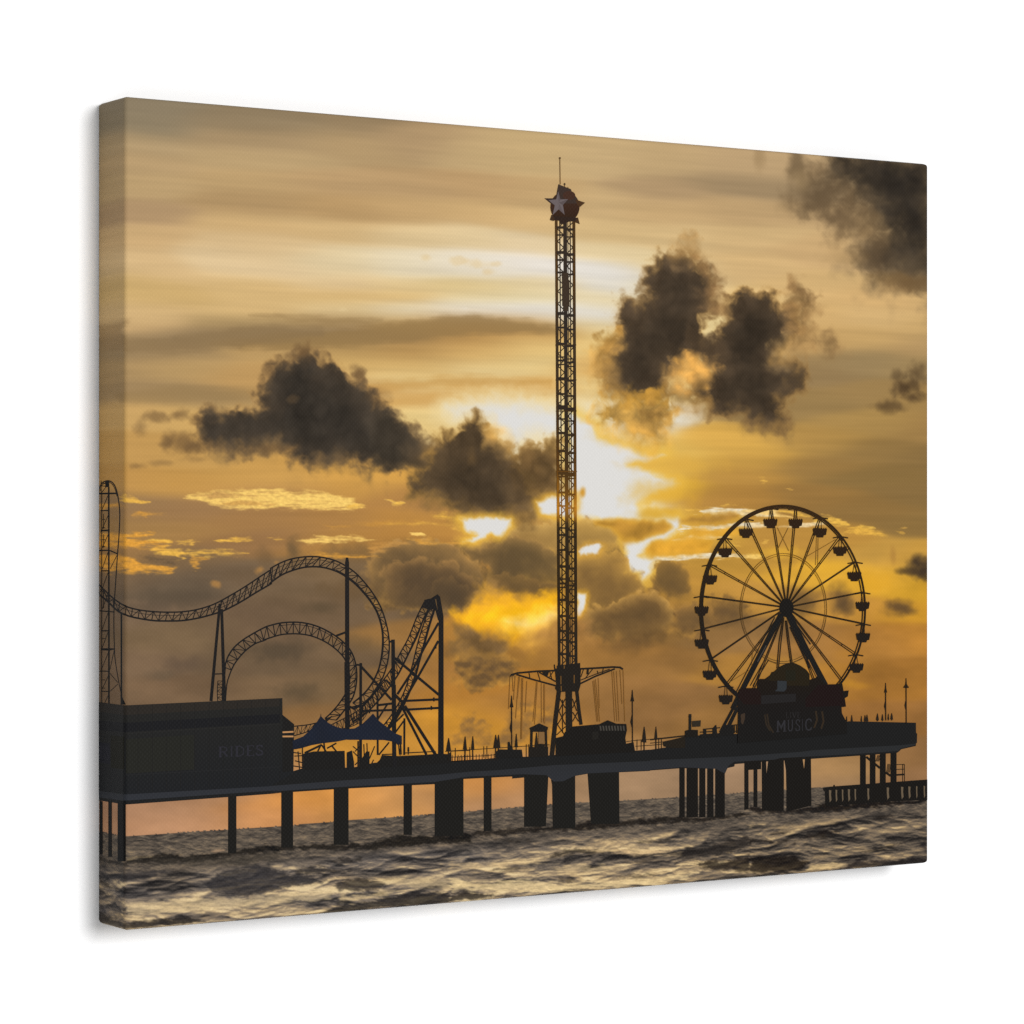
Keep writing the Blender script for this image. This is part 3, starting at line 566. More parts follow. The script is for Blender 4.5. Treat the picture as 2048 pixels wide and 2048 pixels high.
    wave(S8, [(45, 410), (120, 470), (230, 490), (180, 500), (90, 470), (45, 430)], (50, 47, 46), .8)
    wave(S7, [(0, 735), (140, 710), (230, 735), (330, 745), (200, 765), (0, 785)], (50, 47, 46), .9)
    wave(S7, [(630, 510), (680, 470), (760, 445), (900, 445), (1060, 470), (900, 475), (740, 490)], (58, 54, 50), .85)
    wave(S7, [(1450, 500), (1520, 430), (1640, 440), (1760, 400), (1900, 360), (1932, 370), (1932, 420), (1800, 470), (1640, 490), (1540, 510)], (60, 56, 54), .85)
    wave(S7, [(1560, 540), (1660, 520), (1800, 520), (1932, 480), (1932, 600), (1800, 580), (1680, 580)], (46, 42, 40), .88)
    wave(S7, [(1200, 400), (1300, 385), (1440, 385), (1300, 410)], (72, 66, 58), .7); wave(S7, [(660, 645), (720, 630), (820, 640), (760, 660)], (84, 76, 66), .7)
    wave(S7, [(1080, 620), (1220, 605), (1340, 610), (1200, 635)], (92, 82, 68), .7); wave(S7, [(300, 385), (380, 380), (520, 395), (420, 400)], (64, 58, 52), .7)
    wave(S7, [(260, 585), (340, 565), (480, 560), (400, 590)], (78, 72, 66), .7); wave(S7, [(1120, 530), (1240, 500), (1340, 505), (1260, 540)], (88, 80, 72), .7)
    wave(S6, [(0, 580), (100, 575), (230, 600), (440, 620), (300, 625), (100, 600), (0, 610)], (46, 42, 40), .85)
    wave(S6, [(440, 580), (560, 530), (700, 490), (860, 495), (740, 530), (600, 565)], (52, 47, 44), .85)
    wave(S6, [(1170, 385), (1280, 330), (1380, 335), (1400, 360), (1260, 385)], (56, 51, 48), .8); wave(S6, [(1260, 650), (1350, 620), (1500, 600), (1460, 625), (1340, 650)], (66, 60, 54), .8)
    wave(S6, [(0, 730), (60, 740), (300, 720), (450, 740), (560, 790), (520, 850), (420, 890), (200, 910), (0, 890)], (44, 40, 38), .95, 6, 6)
    wave(S6, [(880, 850), (1000, 790), (1200, 765), (1400, 775), (1705, 750), (1720, 820), (1300, 840), (1000, 870)], (58, 54, 54), .9)
    wave(S6, [(1620, 640), (1705, 570), (1705, 680)], (64, 60, 62), .8); wave(S6, [(560, 560), (700, 530), (800, 545), (700, 570)], (74, 67, 58), .7)
    wave(S6, [(200, 525), (300, 505), (380, 520), (280, 540)], (62, 56, 50), .75); wave(S6, [(270, 590), (330, 565), (400, 560), (340, 590)], (58, 52, 47), .75)
    # bright backs
    def lite(o, pts, col=(222, 192, 140), al=.7, soft=6, amp=8):
        pts = crop(o[0], o[1], o[2], pts)
        i = P.region(pts, 24)
        n = fbm(x[i] / 30, y[i] / 5, 4, 131)
        sd = poly_sd(x[i] + 8 * P.n1[i], y[i] + 3 * P.n2[i], pts) + amp * n
        a = (1 - sst(-soft, soft * .7, sd)) * al
        P.c[i] += (np.array(col) * (1 + .14 * fbm(x[i] / 16, y[i] / 3.4, 3, 132))[:, None] - P.c[i]) * a[:, None]
    lite(S8, [(180, 560), (500, 530), (900, 520), (1240, 470), (1320, 470), (1280, 530), (1000, 560), (700, 590), (400, 610), (200, 625)], (214, 188, 142), .6)
    lite(S8, [(1340, 510), (1500, 500), (1640, 480), (1700, 480), (1600, 510), (1480, 535), (1340, 545)], (214, 186, 136), .65)
    lite(S8, [(1500, 430), (1700, 410), (1932, 420), (1932, 480), (1740, 470), (1620, 450)], (206, 180, 134), .55)
    lite(S7, [(0, 640), (200, 660), (480, 640), (760, 670), (1100, 650), (1400, 620), (1600, 600), (1500, 640), (1100, 690), (800, 715), (500, 725), (300, 720), (160, 705), (0, 715)], (232, 204, 150), .75)
    lite(S7, [(0, 530), (200, 540), (440, 520), (640, 500), (560, 540), (300, 560), (0, 580)], (222, 190, 138), .55)
    lite(S7, [(860, 440), (1000, 455), (1200, 450), (1440, 450), (1480, 475), (1240, 490), (1060, 465)], (222, 188, 138), .65)
    lite(S7, [(640, 560), (900, 540), (1060, 560), (1000, 590), (700, 600)], (218, 188, 138), .55); lite(S7, [(880, 400), (1040, 400), (1180, 390), (1100, 420), (940, 430)], (200, 170, 126), .5)
    lite(S6, [(520, 880), (600, 830), (760, 800), (940, 800), (860, 850), (700, 870), (520, 890)], (224, 192, 136), .75, 4, 5)
    lite(S6, [(200, 460), (440, 430), (700, 400), (900, 370), (820, 420), (560, 460), (300, 490)], (184, 154, 110), .5); lite(S6, [(0, 430), (100, 410), (140, 420), (60, 450), (0, 465)], (226, 192, 136), .7)
    lite(S6, [(560, 740), (800, 720), (1100, 650), (1300, 660), (1000, 710), (760, 750)], (168, 142, 104), .45)
    lite(K5, [(1250, 680), (1400, 670), (1420, 690), (1300, 700)], (196, 160, 124), .6, 3, 3); lite(K5, [(450, 760), (700, 735), (660, 755), (470, 785)], (150, 130, 96), .6, 3, 3)
    P.c *= (1 + 0.05 * fbm(x / 5, y / 2.6, 3, 141))[:, None]


def paint(x, y):
    """display colours of sky and sea at picture points"""
    out = np.zeros((len(x), 3))
    hz = horizon(x) + 1.2 * fbm(x / 5, x * 0 + 3.3, 3, 151)
    sea = y > hz
    for m, f in ((~sea, paint_sky), (sea, paint_sea)):
        if m.any():
            P = Painter(x[m], y[m]); f(P); out[m] = P.c
    return np.clip(out, 4, 250), sea

# ---------------------------------------------------------------- ink shapes: polygons in picture pixels
PARTS = []
_order = [0]


def ramp(stops):
    ys = [s[0] for s in stops]; cs = np.array([s[1] for s in stops], float)
    return lambda x, y: np.array([np.interp(y, ys, cs[:, k]) for k in range(3)])


class Part:
    def __init__(self, name, parent=None, col=(38, 36, 34), label=None):
        self.name, self.parent, self.col, self.label = name, parent, col, label
        self.polys = []
        PARTS.append(self)

    def step(self):
        _order[0] += 1

    def poly(self, pts, col=None, step=True):
        if step:
            self.step()
        self.polys.append((np.array([p[:2] for p in pts], float), col or self.col, _order[0]))

    def line(self, pts, w, col=None, w2=None, step=True, sub=None):
        """a mitred band along a polyline, one strip without overlaps"""
        if step:
            self.step()
        p = np.array([q[:2] for q in pts], float)
        if sub:
            t = np.linspace(0, len(p) - 1, (len(p) - 1) * sub + 1)
            p = np.stack([np.interp(t, np.arange(len(p)), p[:, k]) for k in range(2)], 1)
        n = len(p)
        ws = np.linspace(w, w if w2 is None else w2, n) * 0.5
        d = np.diff(p, axis=0); d /= np.linalg.norm(d, axis=1)[:, None] + 1e-9
        nn = np.stack([-d[:, 1], d[:, 0]], 1)
        off = np.zeros_like(p)
        for i in range(n):
            a = nn[max(i - 1, 0)]; b = nn[min(i, n - 2)]
            m = a + b; L = np.linalg.norm(m)
            m = a if L < 0.3 else m / L
            c = max(0.45, float(m @ b))
            off[i] = m * ws[i] / c
        for i in range(n - 1):
            self.polys.append((np.array([p[i] + off[i], p[i + 1] + off[i + 1], p[i + 1] - off[i + 1], p[i] - off[i]]), col or self.col, _order[0]))

    def lines(self, segs, w, col=None):
        for k in (0, 1):                                   # neighbours may touch: alternate the layer
            self.step()
            for s in segs[k::2]:
                self.line(s, w, col, step=False)

    def rect(self, x0, y0, x1, y1, col=None, step=True):
        self.poly([(x0, y0), (x1, y0), (x1, y1), (x0, y1)], col, step)

    def disc(self, cx, cy, rx, ry, col=None, n=32):
        self.poly([(cx + rx * math.cos(6.28318 * i / n), cy + ry * math.sin(6.28318 * i / n)) for i in range(n)], col)

    def arc(self, cx, cy, rx, ry, a0, a1, w, col=None, n=80):
        self.line([(cx + rx * math.cos(math.radians(a0 + (a1 - a0) * i / n)), cy + ry * math.sin(math.radians(a0 + (a1 - a0) * i / n))) for i in range(n + 1)], w, col)

    def truss(self, ra, rb, n, wa, wb, wr, col=None, zig=True, rungs=True):
        """track: two rails with rungs and diagonals between"""
        a, b = resample(ra, n + 1), resample(rb, n + 1)
        if wa: self.line(resample(ra, 3 * n + 1), wa, col)
        if wb: self.line(resample(rb, 3 * n + 1), wb, col)
        if rungs: self.lines([[a[i], b[i]] for i in range(n + 1)], wr, col)
        if zig: self.lines([[a[i], b[i + 1]] if i % 2 else [b[i], a[i + 1]] for i in range(n)], wr * .75, col)


def resample(pts, n):
    """smooth (Catmull-Rom) curve through the points, n points equally far apart"""
    p = np.array([q[:2] for q in pts], float)
    if len(p) > 2:
        q = np.vstack([2 * p[0] - p[1], p, 2 * p[-1] - p[-2]])
        out = []
        for i in range(1, len(q) - 2):
            for t in np.linspace(0, 1, 12, endpoint=False):
                out.append(0.5 * (2 * q[i] + (q[i + 1] - q[i - 1]) * t + (2 * q[i - 1] - 5 * q[i] + 4 * q[i + 1] - q[i + 2]) * t * t + (3 * q[i] - q[i - 1] - 3 * q[i + 1] + q[i + 2]) * t ** 3))
        out.append(p[-1]); p = np.array(out)
    s = np.concatenate([[0], np.cumsum(np.linalg.norm(np.diff(p, axis=0), axis=1))])
    t = np.linspace(0, s[-1], n)
    return np.stack([np.interp(t, s, p[:, k]) for k in range(2)], 1)


def cr(o):
    x0, y0, size = o[:3]; w = o[3] if len(o) > 3 else 1932.0
    return lambda *p: crop(x0, y0, size, p, w)


k3 = cr((160, 920, 400)); k4 = cr((160, 1280, 400)); k5 = cr((160, 1560, 400)); k6 = cr((540, 1080, 400)); k7 = cr((540, 1360, 400)); k8 = cr((900, 1300, 400))
w8 = cr((1340, 980, 420)); k54 = cr((1300, 1300, 300)); k55 = cr((1560, 1300, 320)); k56 = cr((1500, 1560, 400)); k57 = cr((900, 1560, 600))
t1 = cr((1060, 300, 140, 1229.0)); t3 = cr((1060, 1000, 160, 859.0))
S6 = 400 / 1932.0

STEEL = ramp([(1090, (38, 35, 34)), (1300, (34, 33, 33)), (1450, (32, 31, 31))])
SIDE = (20, 18, 16)

# ---- launch tower of the coaster, on the left edge of the cloth
lt = Part('printed_launch_tower', col=SIDE)
c = Part('tower_column', lt, SIDE)
c.line(k3((205, 200)) + k4((205, 608)), 1.3)
c.line(k3((213, 300)) + k4((213, 608)), .9)
c.line(k3((278, 262)) + k4((280, 612)), 3.3)
c.line(k3((400, 1470)) + k4((400, 625)), 3.3)
c = Part('tower_bracing', lt, SIDE)
for a, b, w in (((180, 325), (358, 322), 3.4), ((200, 488), (275, 488), 2.2), ((200, 682), (275, 680), 3.4), ((180, 874), (288, 872), 2.6), ((288, 874), (365, 908), 2.4), ((205, 1070), (275, 1070), 2.4), ((180, 1456), (330, 1468), 2.2), ((205, 1650), (275, 1650), 2.4), ((205, 1826), (335, 1826), 3), ((200, 220), (280, 235), 1.4), ((200, 250), (280, 255), 1.4)):
    c.line(k3(a, b), w)
for a, b, w in (((205, 92), (280, 95), 3), ((280, 98), (335, 84), 2.4), ((180, 300), (285, 302), 2), ((205, 495), (280, 498), 1.8)):
    c.line(k4(a, b), w)
dg = [k3(a, b) for a, b in (((215, 475), (272, 340)), ((215, 665), (272, 535)), ((215, 850), (272, 720)), ((215, 1050), (272, 890)), ((215, 1245), (272, 1085)), ((215, 1440), (272, 1290)), ((215, 1635), (272, 1475)), ((215, 1812), (272, 1662)), ((292, 1050), (362, 912)), ((212, 310), (262, 250)),
                               ((215, 575), (245, 575)), ((215, 655), (245, 655)), ((215, 770), (245, 770)), ((215, 835), (245, 835)), ((215, 1725), (245, 1725)), ((228, 520), (228, 665)), ((228, 720), (228, 850)), ((228, 1300), (228, 1430)))]
dg += [k4(a, b) for a, b in (((208, 285), (274, 120)), ((290, 285), (330, 100)), ((290, 322), (366, 412)), ((366, 425), (292, 495)), ((212, 478), (275, 345)), ((240, 605), (276, 530)), ((213, 80), (240, 10)), ((215, 385), (245, 385)), ((215, 465), (245, 465)))]
c.lines(dg, 1.3)
c = Part('tower_loop', lt, SIDE)
c.line(resample(k3((178, 315), (190, 265), (215, 222), (262, 200), (310, 215), (345, 268), (368, 360), (382, 470), (384, 580), (375, 760), (364, 890), (356, 1010), (344, 1190), (334, 1340), (328, 1480), (328, 1640), (333, 1820)) + k4((340, 190), (370, 380), (397, 510), (410, 570), (430, 622)), 140), 2.4, w2=1.6)
c.line(resample(k3((196, 300), (212, 245), (262, 212), (305, 228), (338, 280), (358, 350)), 24), 1.3)
c.rect(*k3((245, 205))[0], *k3((282, 262))[0])
c.poly(k4((400, 545), (408, 545), (436, 624), (396, 624)))

# ---- roller coaster
co = Part('printed_roller_coaster', col=STEEL)
tr = Part('coaster_track', co, STEEL)
UP = k3((176, 1196), (260, 1280), (340, 1350), (440, 1412), (560, 1446), (700, 1464), (850, 1470), (1000, 1465), (1150, 1440), (1300, 1390), (1450, 1310), (1600, 1220), (1750, 1120), (1850, 1055)) + k6((0, 278), (100, 222), (200, 185), (320, 164), (430, 160), (530, 172), (640, 203), (730, 250), (830, 322), (930, 430), (1010, 540), (1070, 650), (1115, 780), (1142, 900), (1152, 1000), (1148, 1100), (1128, 1210), (1088, 1330), (1020, 1440), (950, 1540), (870, 1620))
LO = k3((176, 1290), (260, 1360), (330, 1428), (400, 1480), (520, 1520), (700, 1550), (850, 1555), (1000, 1550), (1150, 1525), (1300, 1485), (1400, 1450), (1550, 1372), (1700, 1280), (1850, 1192)) + k6((0, 418), (100, 345), (200, 300), (320, 266), (430, 258), (530, 268), (640, 302), (730, 352), (820, 422), (900, 505), (970, 592), (1030, 692), (1068, 800), (1086, 900), (1088, 1000), (1078, 1120), (1052, 1240), (1010, 1340), (950, 1436), (880, 1510), (800, 1575))
tr.truss(UP, LO, 62, 2.9, 3.4, 1.9)
mid = [(0.5 * (a[0] + b[0]), 0.5 * (a[1] + b[1])) for a, b in zip(UP, LO)]
tr.line(resample([(a[0] * .62 + b[0] * .38, a[1] * .62 + b[1] * .38) for a, b in zip(UP[:14], LO[:14])], 60), 1.0)
tr.line(resample([(a[0] * .35 + b[0] * .65, a[1] * .35 + b[1] * .65) for a, b in zip(UP[9:19], LO[9:19])], 60), 1.1)
tr.line(resample([(a[0] * .7 + b[0] * .3, a[1] * .7 + b[1] * .3) for a, b in zip(UP[14:22], LO[14:22])], 50), 1.0)
tr.line(resample([(a[0] * .12 + b[0] * .88, a[1] * .12 + b[1] * .88) for a, b in zip(UP[20:30], LO[20:30])], 50), 2.0)
U2 = k4((1400, 265), (1408, 220), (1440, 140), (1500, 60), (1580, -5)) + k6((-165, 905), (-60, 848), (0, 826), (100, 802), (200, 794), (300, 797), (400, 816), (500, 852), (600, 906), (680, 962), (760, 1042), (808, 1130), (832, 1230), (838, 1320), (828, 1420), (800, 1520), (750, 1600), (690, 1680), (640, 1740))
L2 = k4((1462, 290), (1492, 232), (1552, 152), (1620, 85), (1700, 32), (1790, 2)) + k6((-60, 966), (0, 945), (100, 916), (200, 906), (300, 909), (400, 927), (500, 966), (580, 1012), (660, 1076), (722, 1150), (757, 1250), (770, 1340), (757, 1430), (720, 1500), (660, 1590), (590, 1670), (530, 1725))
tr.truss(U2, L2, 34, 3.0, 2.8, 1.9)
tr.line(resample(k4((1405, 590), (1412, 490), (1424, 400), (1462, 290)), 20), 2.4)
tr.line(k4((1392, 400), (1398, 300), (1402, 262)), 3.4)
tr.line(resample([(a[0] * .8 + b[0] * .2, a[1] * .8 + b[1] * .2) for a, b in zip(U2[8:20], L2[7:19])], 50), 1.2)
# the two steep tracks on the right
tr.truss(k6((1490, 600), (1420, 740), (1340, 940), (1265, 1080), (1180, 1235), (1090, 1360), (1000, 1480), (890, 1580), (770, 1620)), k6((1556, 620), (1484, 760), (1420, 930), (1330, 1115), (1240, 1295), (1140, 1440), (1040, 1560), (950, 1650), (800, 1760)), 26, 2.6, 3.2, 1.9)
tr.truss(k6((1545, 640), (1488, 800), (1430, 985), (1375, 1210), (1320, 1400), (1262, 1540), (1180, 1680), (1090, 1800)), k6((1600, 630), (1540, 820), (1488, 1010), (1446, 1150), (1398, 1330), (1310, 1550), (1215, 1730), (1120, 1850)), 24, 2.6, 4.6, 1.9)
tr.line(k6((1560, 600), (1470, 800), (1330, 1110), (1240, 1290)), 2.6)
tr.truss(k6((1100, 1370), (960, 1545), (860, 1640), (760, 1700), (560, 1800), (480, 1830)), k6((1130, 1440), (1010, 1590), (900, 1700), (780, 1790), (640, 1850), (500, 1890)), 22, 2, 2, 1.2)
tr.truss(k7((225, 448), (380, 430), (520, 392), (600, 350)), k7((225, 540), (330, 510), (430, 470), (520, 430)), 9, 2.2, 2, 1.2)
tr.truss(k7((770, 395), (860, 330), (960, 290)), k7((770, 455), (850, 420), (900, 380)), 4, 1.6, 1.6, 1.1)
tr.truss(k4((1332, 395), (1326, 500), (1330, 590)), k4((1378, 395), (1372, 500), (1374, 590)), 6, 1.6, 1.8, 1.1)
tr.poly(k6((1490, 580), (1520, 570), (1590, 560), (1608, 640), (1560, 680), (1480, 650)))
sp = Part('support_post', co, STEEL)
sp.line(k3((1350, 1390)) + k4((1265, 590)), 5.2, w2=6.2)
sp.line(k3((1368, 1440)) + k4((1395, 592)), 5.6, w2=7)
sp.line(k4((1280, 330), (1400, 325)), 2.4)
sp = Part('support_post', co, STEEL)
sp.line(k6((744, 170), (744, 215)), 4.6, w2=7.6); sp.line(k6((744, 215), (746, 1870)), 8.0, w2=9.2)
sp.line(k6((744, 1180), (746, 1640)), 10.6)
sp.line(k6((640, 925), (730, 892)), 4.2)
sp = Part('support_post', co, STEEL)
sp.line(k6((1188, 962)) + k7((1200, 850)), 7.2, w2=8.2); sp.line(k6((1150, 985), (1190, 975)), 4)
sp.line(k6((1195, 1400)) + k7((1198, 500)), 8.6)
sp = Part('support_post', co, STEEL)
sp.line(k6((876, 1188)) + k7((874, 850)), 5.2, w2=6); sp.line(k6((835, 1205), (890, 1210)), 3.6)
sp.line(k6((770, 1610), (810, 1630), (860, 1605)), 4.4)
sp = Part('support_post', co, STEEL)
sp.line(k6((1622, 545), (1652, 740)) + k7((1650, 735)), 8.0, w2=11.4)
sp.line(k6((1628, 535), (1540, 590)), 6.0); sp.line(k6((1592, 620), (1634, 775)), 4.4)
sp.line(k6((1628, 800), (1490, 1040), (1360, 1290), (1230, 1490)), 4.6)
sp.line(k6((1625, 975), (1430, 1320), (1290, 1560), (1120, 1850)), 4.6)
sp.line(k6((882, 1225), (1175, 1545)), 4.8); sp.line(k6((1205, 1140), (1630, 1495)), 5.2)
for a, b, w in (((1048, 1595), (1190, 1578), 4.6), ((1280, 1555), (1630, 1540), 4.6), ((890, 1652), (1190, 1642), 4.4), ((1290, 1640), (1630, 1622), 4.6), ((1040, 1530), (1040, 1640), 3.6), ((1190, 1480), (1300, 1590), 6), ((1120, 1350), (1190, 1430), 4)):
    sp.line(k6(a, b), w)
for a, b, w in (((1270, 250), (1510, 722), 5.0), ((1300, 250), (1600, 724), 6.2), ((1298, 370), (1296, 724), 4), ((1208, 510), (1292, 395), 3.2), ((1038, 180), (1040, 724), 4), ((1050, 724), (1150, 602), 3), ((1150, 470), (1290, 330), 3.4), ((1040, 380), (1130, 240), 3.4)):
    sp.line(k7(a, b), w)
for q in ((1582, 1540), (1558, 1622), (1600, 1030), (960, 1655)):
    x, y = k6(q)[0]; sp.rect(x - 1.6, y - 4, x + 1.6, y + 4)

# ---- pier: deck, beam, piles
PIER = (33, 32, 31)
pi = Part('printed_pier', col=PIER)
dk = Part('pier_deck', pi, (34, 34, 34))
top = k4((176, 1400), (430, 1430)) + k7((225, 880), (320, 850), (800, 846), (1000, 800), (1500, 760), (1700, 785), (1932, 780)) + k8((20, 1078), (330, 1052), (470, 1040), (750, 1030), (960, 1018), (1200, 1000), (1720, 985), (1780, 972), (1932, 962)) + k54((0, 1285), (200, 1255), (290, 1170), (450, 1108), (620, 1100), (880, 1075), (1120, 1080)) + k55((100, 1000), (780, 870), (830, 860), (1640, 878), (1642, 1000), (1655, 1010), (1652, 1120), (1640, 1130))
bot = k55((1640, 1158), (1460, 1200), (1440, 1222), (1410, 1242), (965, 1275), (370, 1315)) + k54((1440, 1440), (1090, 1470), (1085, 1500), (1000, 1520), (985, 1532), (400, 1522), (0, 1552)) + k8((1932, 1168), (1330, 1195), (1215, 1215), (1100, 1250), (990, 1262), (945, 1212), (600, 1242), (600, 1222), (130, 1246)) + k7((1868, 956), (1590, 1006), (1290, 1020), (610, 1056), (0, 1096)) + k4((1932, 1480), (436, 1590), (430, 1588), (176, 1548))
dk.poly(top + bot)
bm = Part('pier_beam', pi, (50, 52, 58))
BEAM = (k4((176, 1455), (430, 1490)) + k7((0, 1024), (700, 970), (1600, 918), (1932, 885)) + k8((0, 1185), (470, 1160), (1000, 1112), (1932, 1072)) + k54((0, 1420), (1100, 1372), (1932, 1312)) + k55((400, 1210), (800, 1186), (1450, 1150), (1640, 1130), (1620, 1150), (1450, 1190), (1425, 1218), (900, 1256), (0, 1305)) + k54((1600, 1412), (1080, 1440), (1010, 1492), (965, 1590), (900, 1560), (850, 1530), (400, 1510), (0, 1542)) + k8((1932, 1163), (1320, 1192), (1205, 1214), (1090, 1268), (1000, 1270), (930, 1208), (700, 1200), (100, 1226)) + k7((1932, 936), (1850, 942), (1590, 985), (700, 1032), (0, 1078)) + k4((1932, 1450), (430, 1552), (176, 1520)),
        ramp([(1500, (45, 46, 47)), (1540, (47, 48, 51)), (1600, (50, 52, 57))]))


def pile(pts, col=(33, 32, 30)):
    p = Part('piling', pi, col); p.poly(pts); return p


for xl, xr, yb in ((190, 220, 716), (275, 309, 742), (365, 438, 786)):
    t = k4((xl, 1550), (xr, 1560)); b = k5((xr, yb), (xl, yb))
    pile(t + b, (20, 19, 18))
pile(k4((1430, 1508), (1510, 1508)) + k5((1510, 700), (1430, 712)))
for xl, xr, yt, yb in ((108, 222, 1075, 1620), (615, 758, 1040, 1592), (1290, 1370, 1010, 1495), (1590, 1868, 956, 1506)):
    pile(k7((xl, yt), (xr, yt - 4), (xr, yb), (xl, yb)))
for q in ([(325, 1220), (400, 1216), (400, 1745), (325, 1752)], [(715, 1195), (935, 1190), (950, 1205), (925, 1704), (715, 1708)], [(975, 1255), (1000, 1225), (1090, 1215), (1208, 1190), (1210, 1700), (1205, 1722), (992, 1722), (985, 1300)], [(1328, 1195), (1632, 1180), (1636, 1680), (1362, 1680)]):
    pile(k8(*q))
for xl, xr in ((376, 446), (470, 616), (633, 712), (735, 816), (838, 962)):
    pile(k54((xl, 1480), (xr, 1480)) + [(1300 + xr * 300 / 1932., 1634), (1300 + xl * 300 / 1932., 1635)], (31, 29, 27))
pile(k54((1213, 1420), (1267, 1418)) + [(1497, 1618), (1488.5, 1620)], (31, 29, 27))
pile(k54((1332, 1420), (1382, 1418)) + [(1514.6, 1614), (1506.8, 1614)], (31, 29, 27))
p = pile(k54((1213, 1420), (1430, 1410), (1430, 1535), (1268, 1545), (1213, 1545)), (31, 29, 27))
pile(k54((1438, 1400), (1490, 1398), (1494, 1440), (1500, 1600), (1520, 1440), (1522, 1398), (1722, 1390)) + k56((327, 0), (325, 298), (115, 295)) + k54((1440, 1800)), (31, 29, 27))
pile(k54((1725, 1390), (1940, 1370)) + k55((270, 1290), (272, 1320), (290, 1440), (300, 1318), (302, 1290), (372, 1285), (378, 1880)) + k56((350, 305)) + k54((1755, 1800), (1750, 1550)), (31, 29, 27))
for q in ([(965, 1270), (1035, 1266), (1035, 1680), (965, 1680)], [(1083, 1260), (1152, 1256), (1152, 1680), (1083, 1680)], [(1204, 1250), (1276, 1246), (1276, 1680), (1204, 1680)], [(1333, 1246), (1406, 1240), (1406, 1680), (1333, 1680)]):
    pile(k55(*q), (31, 29, 27))
st = Part('stairs', pi, (32, 29, 26))
st.line(k55((1040, 1290), (1150, 1380), (1205, 1425)), 4.5); st.line(k55((1275, 1478), (1335, 1520)), 4.5)
st.lines([k55((1155 + 12 * i, 1345 - 0 * i), (1180 + 12 * i, 1270)) for i in range(4)] + [k55((1285 + 12 * i, 1480), (1300 + 12 * i, 1375)) for i in range(4)], 1.1)
st.lines([k55((1405, 1384), (1500, 1380)), k55((1405, 1442), (1500, 1438)), k55((1480, 1378), (1480, 1595)), k55((1500, 1378), (1502, 1590))], 1.4)
st.line(k55((1405, 1508), (1506, 1502)), 3.4)
bm.poly(*BEAM)
je = Part('printed_jetty', col=(31, 29, 27))
je.poly(k55((520, 1662), (640, 1648), (645, 1628), (660, 1628), (662, 1646), (1800, 1562), (1800, 1811), (1300, 1828), (560, 1890), (545, 1860), (540, 1712), (520, 1690)))
for xx, w in ((605, 22), (680, 16), (755, 14), (832, 20), (908, 14), (1065, 18), (1302, 22), (1475, 22), (1562, 20), (1650, 12), (1742, 14)):
    y0 = 1690 - (xx - 605) * .045
    g = Part('gap_between_posts', je, (104, 90, 72))
    g.poly(k55((xx - w * .7, y0), (xx + w * .6, y0 + 4), (xx + w * .4, y0 + 60), (xx + w * .7, y0 + 120), (xx - w * .3, y0 + 150), (xx - w * .6, y0 + 80)))

# ---- hall with the RIDES lettering
ha = Part('printed_ride_hall', col=(38, 38, 37))
ha.poly(k4((176, 600), (430, 632), (1932, 562)) + k6((118, 1527), (120, 1690), (232, 1782)) + k7((225, 900), (0, 1026)) + k4((430, 1492), (176, 1456)), ramp([(1400, (40, 39, 37)), (1480, (37, 38, 37)), (1560, (34, 35, 37))]))
rf = Part('roof_band', ha, (46, 42, 38))
rf.poly(k4((176, 604), (430, 636), (1932, 568), (1932, 640), (430, 725), (176, 690)))
rf = Part('roof_trim', ha, (32, 32, 34))
rf.poly(k4((176, 775), (430, 800), (1932, 715), (1932, 800), (430, 890), (176, 870)))
wl = Part('wall_panel', ha, (40, 40, 36))
wl.poly(k4((440, 960), (1100, 915), (1100, 1250), (440, 1290)))
wl = Part('wall_panel', ha, (33, 32, 24))
wl.poly(k4((300, 920), (425, 935), (425, 1250), (300, 1235)))
wl = Part('wall_panel', ha, (34, 34, 40))
wl.poly(k4((176, 985), (290, 1000), (296, 1200), (176, 1180)))
wn = Part('side_extension', ha, (34, 33, 32))
wn.poly(k7((118, 335), (232, 428), (228, 470), (218, 880), (118, 890)))
for a, b in (((120, 505), (225, 500)), ((120, 545), (225, 545))):
    q = Part('lit_gap', ha, (186, 138, 90)); q.line(k7(a, b), 3.2)

